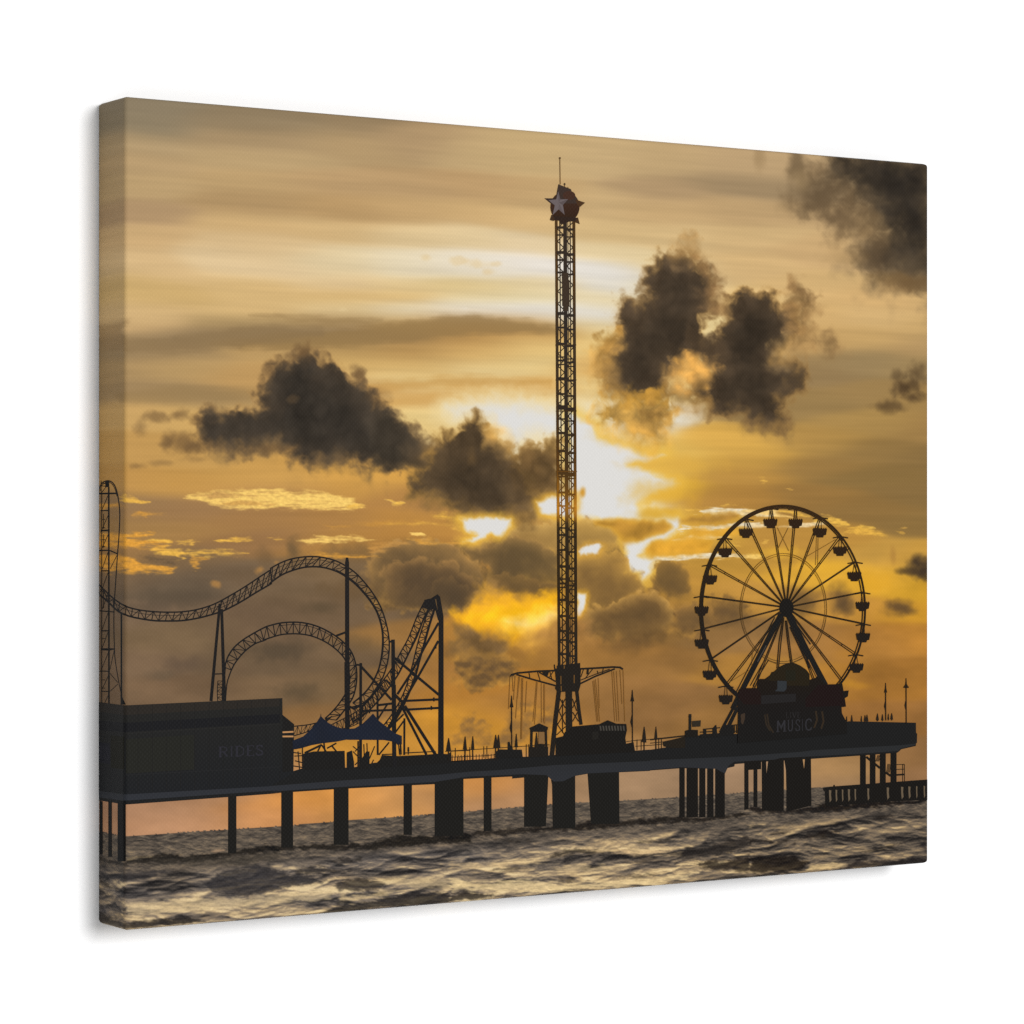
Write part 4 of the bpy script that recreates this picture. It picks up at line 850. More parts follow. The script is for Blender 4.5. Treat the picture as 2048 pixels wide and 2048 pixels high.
jn = Part('cladding_joints', ha, (35, 34, 33))
jn.lines([k4((x, 640 - (x - 430) * .046), (x, 1470 - (x - 430) * .06)) for x in range(560, 1932, 137)], 1.0)
jn.line(k4((430, 905), (1932, 812)), 1.2, (43, 42, 41)); jn.line(k4((430, 1305), (1932, 1225)), 1.2, (41, 41, 42))
GLY = {
    'R': [([(.2, 0), (.2, 1)], .2), ([(.06, 0), (.55, 0), (.85, .12), (.85, .38), (.55, .5), (.2, .5)], .1), ([(.5, .5), (.92, 1)], .16), ([(.04, 1), (.38, 1)], .07)],
    'I': [([(.5, 0), (.5, 1)], .22), ([(.28, 0), (.72, 0)], .07), ([(.28, 1), (.72, 1)], .07)],
    'D': [([(.2, 0), (.2, 1)], .2), ([(.05, 0), (.5, 0), (.86, .22), (.86, .78), (.5, 1), (.05, 1)], .1)],
    'E': [([(.24, 0), (.24, 1)], .2), ([(.06, 0), (.86, 0), (.86, .16)], .08), ([(.24, .48), (.66, .48)], .1), ([(.06, 1), (.9, 1), (.9, .8)], .08)],
    'S': [([(.82, .22), (.78, .06), (.5, 0), (.22, .08), (.2, .3), (.5, .48), (.8, .64), (.82, .9), (.5, 1), (.2, .94), (.16, .74)], .15)],
    'L': [([(.3, 0), (.3, 1)], .2), ([(.08, 0), (.52, 0)], .08), ([(.08, 1), (.9, 1), (.9, .78)], .1)],
    'V': [([(.12, 0), (.5, 1)], .2), ([(.88, 0), (.5, 1)], .12), ([(0, 0), (.3, 0)], .07), ([(.7, 0), (1, 0)], .07)],
    'M': [([(.16, 0), (.16, 1)], .14), ([(.84, 0), (.84, 1)], .17), ([(.16, 0), (.5, .66), (.84, 0)], .15), ([(.0, 1), (.3, 1)], .06), ([(.7, 1), (1, 1)], .06)],
    'U': [([(.2, 0), (.2, .78), (.36, .97), (.64, .97), (.8, .78), (.8, 0)], .15), ([(.04, 0), (.36, 0)], .06), ([(.64, 0), (.96, 0)], .06)],
    'C': [([(.84, .24), (.76, .06), (.5, 0), (.24, .12), (.16, .5), (.24, .88), (.5, 1), (.76, .94), (.86, .74)], .15)],
}


def letter(P, ch, q, col):
    """one letter in the quadrilateral q = top-left, top-right, bottom-right, bottom-left"""
    q = np.array(q, float)
    wd = np.linalg.norm(q[1] - q[0])
    for pts, w in GLY[ch]:
        P.line([(q[0] * (1 - a) + q[1] * a) * (1 - b) + (q[3] * (1 - a) + q[2] * a) * b for a, b in pts], w * wd * 1.05, col)


for i, ch in enumerate('RIDES'):
    L = Part('letter', ha, (47, 46, 52))
    x0 = 1335 + (0, 100, 160, 265, 355)[i]; x1 = x0 + (95, 55, 95, 85, 85)[i]
    f = lambda x, b: (x, (1035 + 95 * b) - (x - 1335) * .045)
    letter(L, ch, k4(f(x0, 0), f(x1, 0), f(x1, 1), f(x0, 1)), (47, 46, 52))
for i, ch in enumerate('ES'):
    L = Part('letter', ha, (52, 51, 58))
    x0 = (196, 246)[i]; x1 = x0 + (42, 42)[i]
    f = lambda x, b: (x, (1022 + 115 * b) + (x - 196) * .26)
    letter(L, ch, k4(f(x0, 0), f(x1, 0), f(x1, 1), f(x0, 1)), (48, 47, 54))

# ---- clutter and tents beside the hall
SC = (33, 32, 31)


def stall(pts):
    Part('printed_stall', col=SC).poly(pts)


stall(k7((320, 712), (420, 690), (720, 684), (724, 860), (320, 870)))
stall(k7((740, 700), (790, 680), (810, 790), (812, 860), (740, 860)))
stall(k7((860, 800), (930, 690), (960, 690), (960, 860), (862, 860)))
stall(k7((1000, 830), (1060, 770), (1080, 725), (1240, 735), (1500, 722), (1620, 712), (1720, 715), (1750, 690), (1752, 800), (1000, 850)))
for a, b in (((225, 700), (300, 710)), ((235, 735), (320, 730)), ((240, 780), (320, 800)), ((225, 830), (320, 845)), ((270, 690), (285, 870)), ((800, 640), (860, 690)), ((820, 690), (870, 640)), ((905, 620), (910, 740)), ((935, 610), (940, 740)), ((800, 690), (870, 760)), ((820, 820), (870, 770)), ((960, 760), (1010, 640)), ((970, 830), (1000, 770)), ((1080, 720), (1200, 715)), ((1240, 620), (1250, 720)), ((1262, 620), (1268, 720)), ((1300, 705), (1600, 690)), ((1335, 655), (1335, 720))):
    Part('printed_strut', col=SC).line(k7(a, b), 2.0)
for pts, w in ((((335, 705), (470, 640), (500, 625)), 4.2), (((312, 640), (314, 860)), 2.2), (((850, 590), (850, 860)), 3)):
    Part('printed_strut', col=SC).line(k7(*pts), w)
for a, b in (((460, 690), (490, 630)), ((530, 690), (520, 610)), ((550, 660), (640, 610)), ((600, 640), (640, 690)), ((500, 630), (540, 690))):
    Part('printed_strut', col=SC).line(k7(a, b), 3.0)
stall(k7((1328, 648), (1342, 648), (1345, 690), (1326, 690)))
tn = Part('printed_tent', col=(34, 38, 50))
tn.poly(k7((218, 585), (320, 545), (380, 490), (440, 425), (486, 352), (490, 322), (494, 352), (540, 400), (600, 436), (660, 460), (742, 474), (742, 575), (640, 596), (500, 612), (400, 630), (290, 662), (218, 672)), ramp([(1430, (33, 36, 46)), (1475, (34, 39, 52)), (1492, (32, 35, 43))]))
tn = Part('printed_tent', col=(34, 38, 50))
tn.poly(k7((742, 474), (820, 466), (890, 425), (950, 370), (994, 324), (1046, 390), (1110, 440), (1200, 512), (1272, 540), (1272, 622), (1225, 625), (1215, 600), (1100, 580), (900, 578), (742, 578)), ramp([(1430, (33, 36, 46)), (1475, (34, 39, 52)), (1492, (32, 35, 43))]))
tp = Part('tent_leg', tn, (34, 33, 34)); tp.line(k7((1256, 600), (1256, 730)), 1.6)
tp = Part('tent_leg', tn, (34, 33, 34)); tp.line(k7((1200, 600), (1204, 840)), 7)

# ---- railing of the pier
ra = Part('printed_railing', col=(44, 37, 30))
for o, pts in ((k7, ((1690, 690), (1932, 680))), (k7, ((1752, 745), (1932, 735))), (k8, ((0, 975), (330, 955), (700, 930), (960, 915))), (k8, ((0, 1035), (330, 1022), (470, 1008))), (k8, ((1700, 885), (1800, 872), (1932, 862))), (k8, ((1790, 930), (1932, 920)))):
    r_ = Part('rail', ra, (44, 37, 30)); r_.line(o(*pts), 1.3)
for pts, w in ((((0, 1155), (230, 1130), (450, 1105)), 3.0), (((0, 1200), (280, 1172)), 1.5), (((0, 1228), (270, 1200)), 1.3)):
    r_ = Part('rail', ra, (44, 37, 30)); r_.line(k54(*pts), w)
for sg_, w in [(k8((20 + 29 * i, 1070), (20 + 29 * i, 1015 - .9 * i)), 1.0) for i in range(16)] + [(k7((1760 + 24 * i, 785), (1760 + 24 * i, 740)), 1.0) for i in range(8)] + [(k8((x, 1040), (x, 945 - (x - 50) * .05)), 1.5) for x in (50, 190, 325, 355, 735, 760)] + [(k8((x, 965), (x, 865)), 1.5) for x in (1805, 1845)] + [(k54((x, 1280), (x, 1130)), 1.5) for x in (110, 145)]:
    r_ = Part('post', ra, (44, 37, 30)); r_.line(sg_, w)
for sg_ in (k54((680, 1022), (900, 1000)), k54((640, 1058), (800, 1050)), k54((1070, 968), (1125, 962)), k54((1070, 1050), (1120, 1046))):
    r_ = Part('rail', ra, (40, 35, 29)); r_.line(sg_, 2.2)
for sg_ in (k54((1085, 970), (1085, 1070)), k54((1112, 965), (1112, 1070))):
    r_ = Part('post', ra, (40, 35, 29)); r_.line(sg_, 2.2)
r_ = Part('sloped_panel', ra, (40, 35, 29))
r_.poly(k54((160, 1180), (300, 1150), (450, 1112), (450, 1260), (270, 1262), (170, 1240)))

# ---- swing tower
TW = ramp([(440, (76, 54, 30)), (560, (80, 57, 30)), (640, (64, 49, 34)), (760, (60, 47, 34)), (850, (72, 50, 26)), (930, (88, 58, 24)), (985, (140, 92, 28)), (1022, (196, 130, 38)), (1038, (130, 86, 28)), (1050, (52, 40, 26)), (1190, (48, 38, 26)), (1224, (66, 46, 22)), (1250, (46, 38, 28)), (1330, (40, 36, 31))])
TC = ramp([(440, (54, 44, 36)), (640, (50, 43, 38)), (850, (50, 41, 32)), (940, (72, 52, 28)), (990, (108, 72, 28)), (1022, (160, 106, 36)), (1050, (46, 38, 28)), (1224, (52, 40, 26)), (1330, (38, 35, 32))])
to = Part('printed_swing_tower', col=TW)
sh = Part('tower_shaft', to, TW)
xl = lambda y: 1112.2 + (y - 442) * (1118.0 - 1112.2) / 888
xr = lambda y: 1147.4 + (y - 442) * (1151.8 - 1147.4) / 888
xm = lambda y: 1129.8 + (y - 442) * (1135.4 - 1129.8) / 888
ys = np.linspace(440, 1334, 60)
sh.line([(xl(y), y) for y in ys], 5.4, TW); sh.line([(xr(y), y) for y in ys], 5.6, TW)
sh.line([(xm(y), y) for y in ys], 7.2, TC)
sh.line([(xl(y) + 7.0, y) for y in ys], 1.9, TC); sh.line([(xr(y) - 7.4, y) for y in ys], 1.8, TC)
sh.line([(xm(y) + 5.6, y) for y in ys], 1.1, TC)
rr = np.random.RandomState(3)
za, zb = [], []
y = 445.0
while y < 1326:
    h = 12.5
    za.append([(xl(y) + 2, y), (xm(y) - 3, y + h)] if len(za) % 2 else [(xm(y) - 3, y), (xl(y) + 2, y + h)])
    zb.append([(xm(y) + 3, y), (xr(y) - 2, y + h)] if len(zb) % 2 else [(xr(y) - 2, y), (xm(y) + 3, y + h)])
    y += h
sh.lines(za, 1.7, TC); sh.lines(zb, 1.8, TC)
for y, h in ((455, 5), (470, 3), (505, 6), (520, 4), (545, 4), (627, 6), (655, 4), (688, 5), (714, 2.5), (721, 4), (729, 2.5), (757, 5), (788, 4), (815, 9), (838, 3), (866, 5), (902, 5), (921, 3), (945, 9), (953, 3), (985, 4), (1012, 3), (1056, 3), (1070, 4), (1100, 4), (1133, 5), (1158, 3), (1167, 4), (1175, 2.5), (1200, 5), (1232, 4), (1262, 4), (1280, 4), (1308, 4)):
    sh.line([(xl(y), y), (xm(y), y)], h, TC); sh.line([(xm(y + 4), y + 4), (xr(y + 4), y + 4)], h * .9, TC)
for y0, y1, dx, w in ((546, 562, -1, 12), (560, 612, .5, 14.5), (612, 622, 0, 10)):
    sh.line([(xm(y0) + dx, y0), (xm(y1) + dx, y1)], w, (62, 50, 40))
for y in (690, 760, 822, 943):
    sh.line([(xl(y) - 3.4, y), (xr(y) + 3.4, y)], 2.0, TW)
hd = Part('star_head', to, (58, 42, 34))
hd.disc(*t1((610, 1000))[0], 255 * .1139, 272 * .1139, ramp([(380, (64, 46, 36)), (420, (60, 40, 30)), (445, (50, 36, 26))]))
hd.poly(t1((495, 600), (530, 618), (712, 688), (742, 770), (820, 850), (820, 940), (440, 940), (465, 760)), (62, 50, 44))
hd.disc(*t1((680, 800))[0], 110 * .1139, 80 * .1139, (70, 48, 38))
hd.poly(t1((248, 848), (330, 850), (455, 848), (455, 900), (400, 960), (352, 930)), (58, 46, 42))
hd.poly(t1((790, 868), (962, 926), (874, 1000), (830, 970)), (74, 52, 34))
hd.poly(t1((375, 1135), (440, 1180), (430, 1235), (405, 1248), (344, 1228)), (66, 48, 34))
hd.poly(t1((836, 1180), (868, 1302), (770, 1262)), (70, 50, 34))
hd.poly(t1((400, 1160), (830, 1190), (780, 1258), (650, 1252), (640, 1300), (530, 1300), (505, 1240), (430, 1235)), (50, 38, 32))
sr = Part('white_star', to, (106, 96, 96))
sr.poly(t1((492, 725), (528, 868), (664, 864), (572, 968), (602, 1140), (497, 1042), (392, 1142), (430, 972), (320, 880), (455, 868)))
sr.poly(t1((492, 725), (528, 868), (497, 925)), (92, 82, 82)); sr.poly(t1((664, 864), (572, 968), (497, 925)), (90, 80, 80)); sr.poly(t1((602, 1140), (497, 1042), (497, 925)), (96, 86, 86))
an = Part('mast', to, (112, 80, 44))
an.line(t1((520, 150), (526, 605)), 1.5); an.disc(*t1((520, 143))[0], 1.9, 1.9, (84, 60, 36)); an.disc(*t1((603, 602))[0], 1.7, 2.4, (60, 48, 38)); an.line(t1((603, 610), (605, 650)), 1.1); an.line(t1((660, 650), (664, 672)), 1.4)
SW = (38, 34, 30)
hb = Part('swing_carousel', to, SW)
hb.poly(k8((1005, 175), (1030, 180), (1030, 150), (1255, 125), (1255, 180), (1265, 185), (1258, 240), (1258, 340), (1240, 400), (1035, 405), (1010, 365), (1025, 340), (1012, 210)))
hb.line(k8((1006, 140), (1010, 190)), 2.2)
hb.line(k8((590, 240), (650, 222), (840, 205), (1030, 198)), 3.6); hb.line(k8((640, 236), (800, 285), (1020, 345)), 3.2); hb.line(k8((720, 265), (860, 305), (1010, 340)), 1.8)
hb.line(k8((860, 215), (1020, 305)), 2.6); hb.line(k8((578, 258), (590, 240), (612, 246)), 2)
hb.line(k8((1250, 182), (1400, 175), (1570, 164), (1640, 168), (1668, 186)), 3.6); hb.line(k8((1590, 182), (1400, 255), (1256, 325)), 3.2); hb.line(k8((1540, 185), (1400, 235), (1262, 290)), 1.8)
hb.line(k8((1330, 178), (1325, 235)), 4); hb.lines([k8(a, b) for a, b in (((905, 215), (920, 250)), ((960, 200), (985, 290)), ((1000, 200), (960, 260)), ((1290, 180), (1262, 260)), ((1380, 178), (1300, 280)), ((1420, 200), (1430, 230)), ((760, 212), (770, 270)), ((840, 200), (870, 300)), ((1480, 172), (1470, 220)))], 1.5)
hb.poly(k8((880, 205), (960, 200), (940, 250), (910, 240)))
for a, b in (((1068, 250), (1068, 330)), ((1196, 240), (1196, 320)), ((1070, 345), (1072, 395)), ((1100, 150), (1100, 180))):
    q = Part('gap_in_frame', to, (118, 84, 42)); q.line(k8(a, b), 1.6)
lg = Part('tower_leg', to, SW); lg.line(k8((1050, 395), (1020, 640), (982, 1020)), 8.4, w2=9)
lg = Part('tower_leg', to, SW); lg.line(k8((1145, 395), (1148, 790)), 13.0)
lg = Part('tower_leg', to, SW); lg.line(k8((1222, 395), (1245, 600), (1264, 722)), 6.6)
lg = Part('leg_bracing', to, SW)
lg.lines([k8(a, b) for a, b in (((1060, 470), (1112, 560)), ((1112, 470), (1050, 590)), ((1050, 590), (1112, 720)), ((1112, 600), (1036, 720)), ((1036, 720), (1112, 830)), ((1112, 740), (1028, 820)), ((1180, 470), (1222, 590)), ((1218, 480), (1182, 560)), ((1182, 600), (1240, 690)), ((1230, 600), (1182, 690)), ((1085, 480), (1085, 800)))], 1.7)
CAB = (136, 94, 46)
for a, b in (((577, 258), (564, 570)), ((600, 250), (608, 400)), ((628, 250), (612, 480)), ((662, 255), (632, 660)), ((672, 255), (650, 470)), ((690, 270), (682, 860)), ((702, 270), (690, 860)), ((740, 300), (725, 600)), ((835, 300), (800, 690)), ((842, 310), (815, 720)), ((880, 320), (882, 700)), ((905, 330), (905, 700)), ((912, 330), (912, 710)),
                                ((1378, 300), (1418, 690)), ((1390, 290), (1430, 690)), ((1404, 280), (1445, 690)), ((1430, 270), (1442, 560)), ((1562, 200), (1590, 690)), ((1580, 205), (1612, 690)), ((1605, 200), (1632, 690)), ((1640, 190), (1660, 520)), ((1670, 190), (1686, 690))):
    cb = Part('swing_cable', to, CAB); cb.line(k8(a, b), 1.25)
# ---- building at the tower's foot
tb = Part('printed_tower_shop', col=(32, 30, 28))
tb.poly(k8((1018, 850), (1090, 832), (1110, 790), (1185, 738), (1440, 716), (1520, 678), (1605, 712), (1700, 714), (1706, 772), (1690, 850), (1698, 905), (1770, 890), (1785, 985), (1018, 1025)))
aw = Part('awning', tb, (70, 66, 60))
for i in range(9):
    aw.poly(k8((1440 + 28 * i, 732), (1455 + 28 * i, 731), (1462 + 28 * i, 778), (1448 + 28 * i, 780)))
q = Part('bright_wall', tb, (38, 36, 33)); q.poly(k8((1370, 790), (1430, 786), (1430, 860), (1370, 866)))
# ---- kiosk
ki = Part('printed_kiosk', col=(36, 33, 30))
ki.poly(k8((765, 752), (858, 708), (945, 746), (938, 775), (915, 790), (800, 790), (772, 776)))
ki.line(k8((785, 775), (782, 940)), 5); ki.line(k8((922, 775), (928, 945)), 4.6); ki.poly(k8((762, 935), (850, 938), (852, 905), (912, 908), (912, 938), (945, 935), (945, 1030), (762, 1035)))
q = Part('pane', ki, (128, 96, 60)); q.poly(k8((852, 792), (908, 792), (910, 905), (852, 905)))


def umbrella(o, x, y0, y1, w, col=(40, 35, 30), base=None):
    P = Part('printed_umbrella', col=col)
    P.poly(o((x - 1.5, y0), (x + 4, y0), (x + w * .32, y0 + (y1 - y0) * .45), (x + w * .5, y1), (x - w * .5, y1 - 6), (x - w * .28, y0 + (y1 - y0) * .45)))
    s = P
    s.line(o((x, y1 - 8), (x, base or y1 + 60)), 2.2 if w > 30 else 1.6)


for o, x, y0, y1, w, b in ((k7, 1722, 560, 690, 48, 780), (k7, 1882, 545, 676, 34, 790), (k8, 142, 835, 965, 38, 1070), (k8, 217, 832, 965, 32, 1060), (k8, 438, 818, 950, 44, 1040), (k8, 465, 818, 948, 36, 1030), (k8, 637, 808, 940, 30, 1010), (k8, 832, 798, 940, 36, 960), (k8, 1872, 740, 895, 44, 970), (k54, 72, 985, 1150, 40, 1290),
                           (k55, 800, 800, 860, 18, 870), (k55, 862, 785, 862, 26, 870), (k55, 978, 795, 860, 20, 870), (k55, 1022, 785, 862, 30, 870), (k55, 1046, 780, 862, 34, 870), (k55, 1172, 765, 850, 36, 860), (k55, 1232, 775, 850, 28, 860), (k55, 1304, 768, 840, 20, 850), (k55, 1344, 762, 840, 34, 850)):
    umbrella(o, x, y0, y1, w, base=b)
for o, x, y0, yh, y1 in ((k8, 592, 440, 545, 960), (k8, 1758, 385, 488, 900), (k55, 1271, 395, 505, 850), (k55, 1518, 340, 450, 890)):
    P = Part('printed_lamp_post', col=(38, 33, 28))
    P.line(o((x, yh), (x + 2, y1)), 2.0)
    P.poly(o((x - 3, y0), (x + 3, y0), (x + 8, yh - 40), (x + 18, yh + 8), (x - 18, yh + 8), (x - 8, yh - 40)))
    b = Part('banner', P, (38, 33, 28))
    m = (yh + y1) / 2
    b.poly(o((x, m - 90), (x + 4, m - 30), (x + 2, m + 60), (x - 6, m + 50), (x - 18, m + 0), (x - 10, m - 40)))
    if x == 1518:
        P.line(o((x - 32, yh - 2), (x + 32, yh - 2)), 2.6); P.poly(o((x - 24, yh - 5), (x - 12, yh - 35), (x - 4, yh - 5))); P.poly(o((x + 24, yh - 5), (x + 12, yh - 35), (x + 4, yh - 5)))
for pts in ([(440, 985), (470, 960), (690, 962), (700, 1040), (440, 1045)], [(555, 890), (572, 885), (585, 930), (600, 935), (605, 970), (555, 970)]):
    stall(k8(*pts))
# stall sign and stalls left of the music hall
sg = Part('printed_stall_sign', col=(38, 36, 33))
sg.line(k54((512, 825), (510, 1040)), 5.2); sg.poly(k54((535, 915), (650, 905), (645, 985), (540, 990)), (50, 44, 36)); sg.poly(k54((445, 1040), (500, 1025), (612, 1030), (612, 1120), (445, 1120)), (34, 31, 28)); sg.line(k54((490, 860), (530, 850)), 2)
stall(k54((680, 1020), (720, 1020), (722, 1100), (684, 1100))); stall(k54((800, 1010), (840, 965), (850, 965), (862, 1100), (802, 1100))); stall(k54((880, 1085), (955, 965), (1070, 962), (1075, 1100), (880, 1100)))
stall(k54((640, 1085), (900, 1070), (900, 1120), (640, 1130)))

# ---- ferris wheel
WH = ramp([(1005, (56, 40, 22)), (1080, (50, 38, 24)), (1250, (38, 33, 28)), (1400, (32, 30, 29))])
fw = Part('printed_ferris_wheel', col=WH)
C0 = w8((1032, 1100))[0]; RX, RY = 757 * 420 / 1932., 958 * 420 / 1932.
hubp = w8((1068, 1080))[0]
nodes = [(925, 165), (1155, 165), (1380, 250), (1565, 425), (1700, 660), (1770, 940), (1775, 1230), (1705, 1510), (1580, 1755), (1400, 1960), (697, 265), (500, 440), (360, 685), (285, 975), (290, 1280), (368, 1560), (510, 1800), (700, 1990)]
nodes = [w8(n)[0] for n in nodes]
for i, n in enumerate(nodes):
    s = Part('spoke', fw, WH)
    d = np.array(n) - np.array(hubp); L = np.linalg.norm(d); d /= L; t = np.array((-d[1], d[0]))
    thin = i in (4, 5, 6, 13, 14, 15)
    g = 0.9 if thin else 2.0
    s.line([np.array(hubp) + t * .9 + d * 12, np.array(n) + t * g], 1.5); s.line([np.array(hubp) - t * .9 + d * 12, np.array(n) - t * g], 1.5)
    s.lines([[np.array(hubp) + d * L * f + t * g, np.array(hubp) + d * L * f - t * g] for f in (.45, .62, .8)], 1.2)
ri = Part('inner_ring', fw, ramp([(1100, (112, 78, 34)), (1300, (74, 58, 38))]))
ri.arc(*w8((1040, 1090))[0], 86.5, 110, 0, 360, 1.0); ri.arc(*w8((1040, 1090))[0], 83, 106, 0, 360, .8)
for a, b in (((985, 345), (1090, 560)), ((1085, 345), (990, 540)), ((1345, 440), (1335, 690)), ((1360, 440), (1355, 690)), ((1520, 455), (1240, 620)), ((540, 1770), (720, 1660)), ((760, 1450), (745, 1640)), ((770, 1450), (810, 1500)), ((880, 1560), (980, 1600)), ((1130, 1590), (1220, 1550))):
    cbl = Part('wheel_cable', fw, (120, 86, 40)); cbl.line(w8(a, b), .9)
rm = Part('rim', fw, WH)
rm.arc(C0[0], C0[1], RX + .5, RY, 0, 360, 3.4, n=120)
rm.arc(C0[0], C0[1], RX - 4.6, RY - 5.4, 0, 360, 2.0, n=120)
rm.arc(C0[0], C0[1], RX - 1.8, RY - 2.2, 120, 262, 4.4, n=70)
rm.arc(C0[0] + 1, C0[1], RX - 1.8, RY - 2.4, 262, 318, 3.2, n=40)
rm.lines([[np.array(C0) + np.array((math.cos(a) * (RX + 1), math.sin(a) * (RY + 1))), np.array(C0) + np.array((math.cos(a) * (RX - 5), math.sin(a) * (RY - 6)))] for a in np.linspace(0, 2 * math.pi, 41)[:-1]], 1.5)
lgA = Part('wheel_leg', fw, (33, 32, 31)); lgA.line(w8((1020, 1140), (640, 1880)) + k54((1060, 760)), 10.0); lgA.line(w8((960, 1170), (600, 1870)), 1.6); lgA.line(w8((905, 1560), (760, 1800)), 1.5); lgA.line(w8((870, 1560), (735, 1800)), 1.4)
lgA.line(k54((1100, 690), (900, 1060)), 5.2); lgA.line(k54((1120, 740), (960, 1060)), 4.6); lgA.line(k54((1150, 700), (1010, 1000)), 4.2)
lgA = Part('wheel_leg', fw, (33, 32, 31)); lgA.line(w8((1085, 1140), (1260, 1500), (1420, 1800)), 13.0, w2=14); lgA.line(w8((1100, 1260), (1280, 1640)), 2.2); lgA.line(w8((1160, 1240), (1290, 1420)), 2)
q = Part('lit_slit', fw, (150, 104, 52)); q.line(w8((1268, 1560), (1345, 1715)), 1.6); q = Part('lit_slit', fw, (70, 66, 62)); q.line(w8((880, 1430), (800, 1580)), 1.8)
lgA = Part('wheel_leg', fw, WH); lgA.line(w8((1035, 1170), (1000, 1400), (980, 1640)), 1.8); lgA.line(w8((1045, 1170), (1018, 1400), (995, 1640)), 1.6)
lgA = Part('wheel_leg', fw, WH); lgA.line(w8((1058, 1200), (1080, 1400), (1108, 1600)), 1.8); lgA.line(w8((1070, 1200), (1095, 1400), (1122, 1600)), 1.6)
hu = Part('hub', fw, (32, 30, 28)); hu.disc(*w8((1068, 1085))[0], 14, 18.2)
tubs = [(920, 310), (1152, 310), (1375, 395), (1560, 565), (1692, 798), (1768, 1073), (1772, 1360), (1712, 1640), None, None, (695, 400), (503, 578), (366, 828), (287, 1115), (288, 1418), (362, 1705), (510, 1930), None]
for n, tb_ in zip(nodes, tubs):
    if tb_ is None:
        continue
    g = Part('gondola', fw, ramp([(1040, (50, 36, 24)), (1150, (44, 34, 26)), (1300, (36, 32, 29))]))
    x, y = w8(tb_)[0]
    g.poly([(x - 14.3, y - 8.3), (x + 14.3, y - 8.3), (x + 12, y + 4), (x + 7.6, y + 5), (x + 6.4, y + 9), (x - 6.4, y + 9), (x - 7.6, y + 5), (x - 12, y + 4)])
    g.lines([[(x - 12 + 4 * k, y - 8.2), (x - 12 + 4 * k, y - 10.2)] for k in range(7)], 1.4)
    r = Part('canopy', g, WH); r.line([(n[0] - 15, n[1] + 3.4), (n[0] - 4, n[1] + 1.4), (n[0] + 4, n[1] + 1.4), (n[0] + 15, n[1] + 3.4)], 2.4)
    g.line([(n[0] - 1.6, n[1] + 2), (x - 3, y - 8)], 1.0); g.line([(n[0] + 1.6, n[1] + 2), (x + 3, y - 8)], 1.0)
# ---- music hall
mu = Part('printed_music_hall', col=(32, 29, 27))
mu.poly(k54((1118, 590), (1135, 520), (1160, 490), (1375, 490), (1372, 425), (1405, 372), (1475, 372), (1545, 320), (1562, 282), (1590, 282), (1650, 222), (1740, 178), (1830, 164)) + k55((170, 158), (240, 190), (310, 238), (350, 290), (350, 360), (440, 330), (452, 320), (545, 415), (690, 412), (730, 388), (745, 405), (760, 495), (822, 488), (812, 560), (775, 582), (790, 682), (736, 690), (740, 762), (800, 880), (800, 1010)) + k54((1120, 1200), (1128, 800)), ramp([(1330, (35, 30, 22)), (1372, (34, 29, 25)), (1400, (32, 29, 28)), (1470, (31, 30, 29))]))
q = Part('roof', mu, (36, 27, 25)); q.poly(k54((1120, 590), (1160, 500), (1370, 498), (1420, 560), (1420, 700), (1200, 700)))
q = Part('roof', mu, (35, 26, 24)); q.poly(k55((300, 590), (450, 420), (540, 420), (690, 420), (740, 470), (780, 670), (300, 690)))
q = Part('dome', mu, (41, 35, 24)); q.poly(k54((1500, 380), (1560, 300), (1660, 225), (1740, 185), (1830, 170)) + k55((240, 198), (310, 245), (345, 300), (345, 430), (80, 430), (70, 370), (0, 365)) + k54((1560, 400)))
q = Part('window', mu, (50, 53, 56)); q.poly(k54((1632, 395), (1752, 400), (1750, 500), (1720, 535), (1600, 530), (1632, 500)))
q = Part('window', mu, (38, 36, 28)); q.poly(k55((60, 240), (180, 245), (180, 370), (60, 370)))
q = Part('sign_board', mu, (40, 38, 38)); q.poly(k54((1425, 585), (1870, 562), (1870, 665), (1425, 695)))
for pts in ([(1500, 820), (1520, 960), (1580, 1065)], [(1470, 830), (1490, 960), (1540, 1040)]):
    q = Part('arc_stripe', mu, (50, 42, 34)); q.line(k54(*pts), 3.2)
for pts in ([(425, 735), (440, 840), (405, 940)], [(500, 740), (518, 860), (490, 950)]):
    q = Part('arc_stripe', mu, (54, 44, 34)); q.line(k55(*pts), 3.6)
q = Part('lit_edge', mu, (64, 52, 42)); q.poly(k54((1160, 830), (1215, 810), (1215, 880), (1190, 960), (1165, 940)))
MX = [(1551, 1571, 0), (1573, 1586, 0), (1588.5, 1600, 0), (1601, 1606, 0), (1607.5, 1624, 0)]
for ch, (x0, x1, _) in zip('MUSIC', MX):
    L = Part('letter', mu, (50, 49, 52))
    t = lambda x: 1441.5 - (x - 1551) * .055; b = lambda x: 1463.5 - (x - 1551) * .05
    letter(L, ch, [(x0, t(x0)), (x1, t(x1)), (x1, b(x1)), (x0, b(x0))], (50, 49, 52))
for ch, (x0, x1) in zip('LIVE', ((1570, 1576), (1577, 1582), (1583, 1592), (1593, 1600))):
    L = Part('letter', mu, (45, 43, 43))
    letter(L, ch, [(x0, 1424.5), (x1, 1424), (x1, 1435.5), (x0, 1436)], (45, 43, 43))

KEY, FILL, AMB = 152.0, 42.0, 0.34

# ---------------------------------------------------------------- Blender
import bpy
from mathutils import Vector

scene = bpy.context.scene
COL = scene.collection
R = 0.0022                     # the cloth bends over the bars with this radius
W += 0.0017; DEP += 0.0009         # the bent edges fall a little inside the sharp box
ZLO, ZHI = -0.0006, H + 0.0004
GAIN = 1.50                    # how strongly the lamps light the front (ink = picture tone / GAIN)
VEIL = 0.0082                  # sheen of the weave on top of it


def lin(c):
    c = np.asarray(c, float) / 255.0
    return np.where(c <= 0.04045, c / 12.92, ((c + 0.055) / 1.055) ** 2.4)


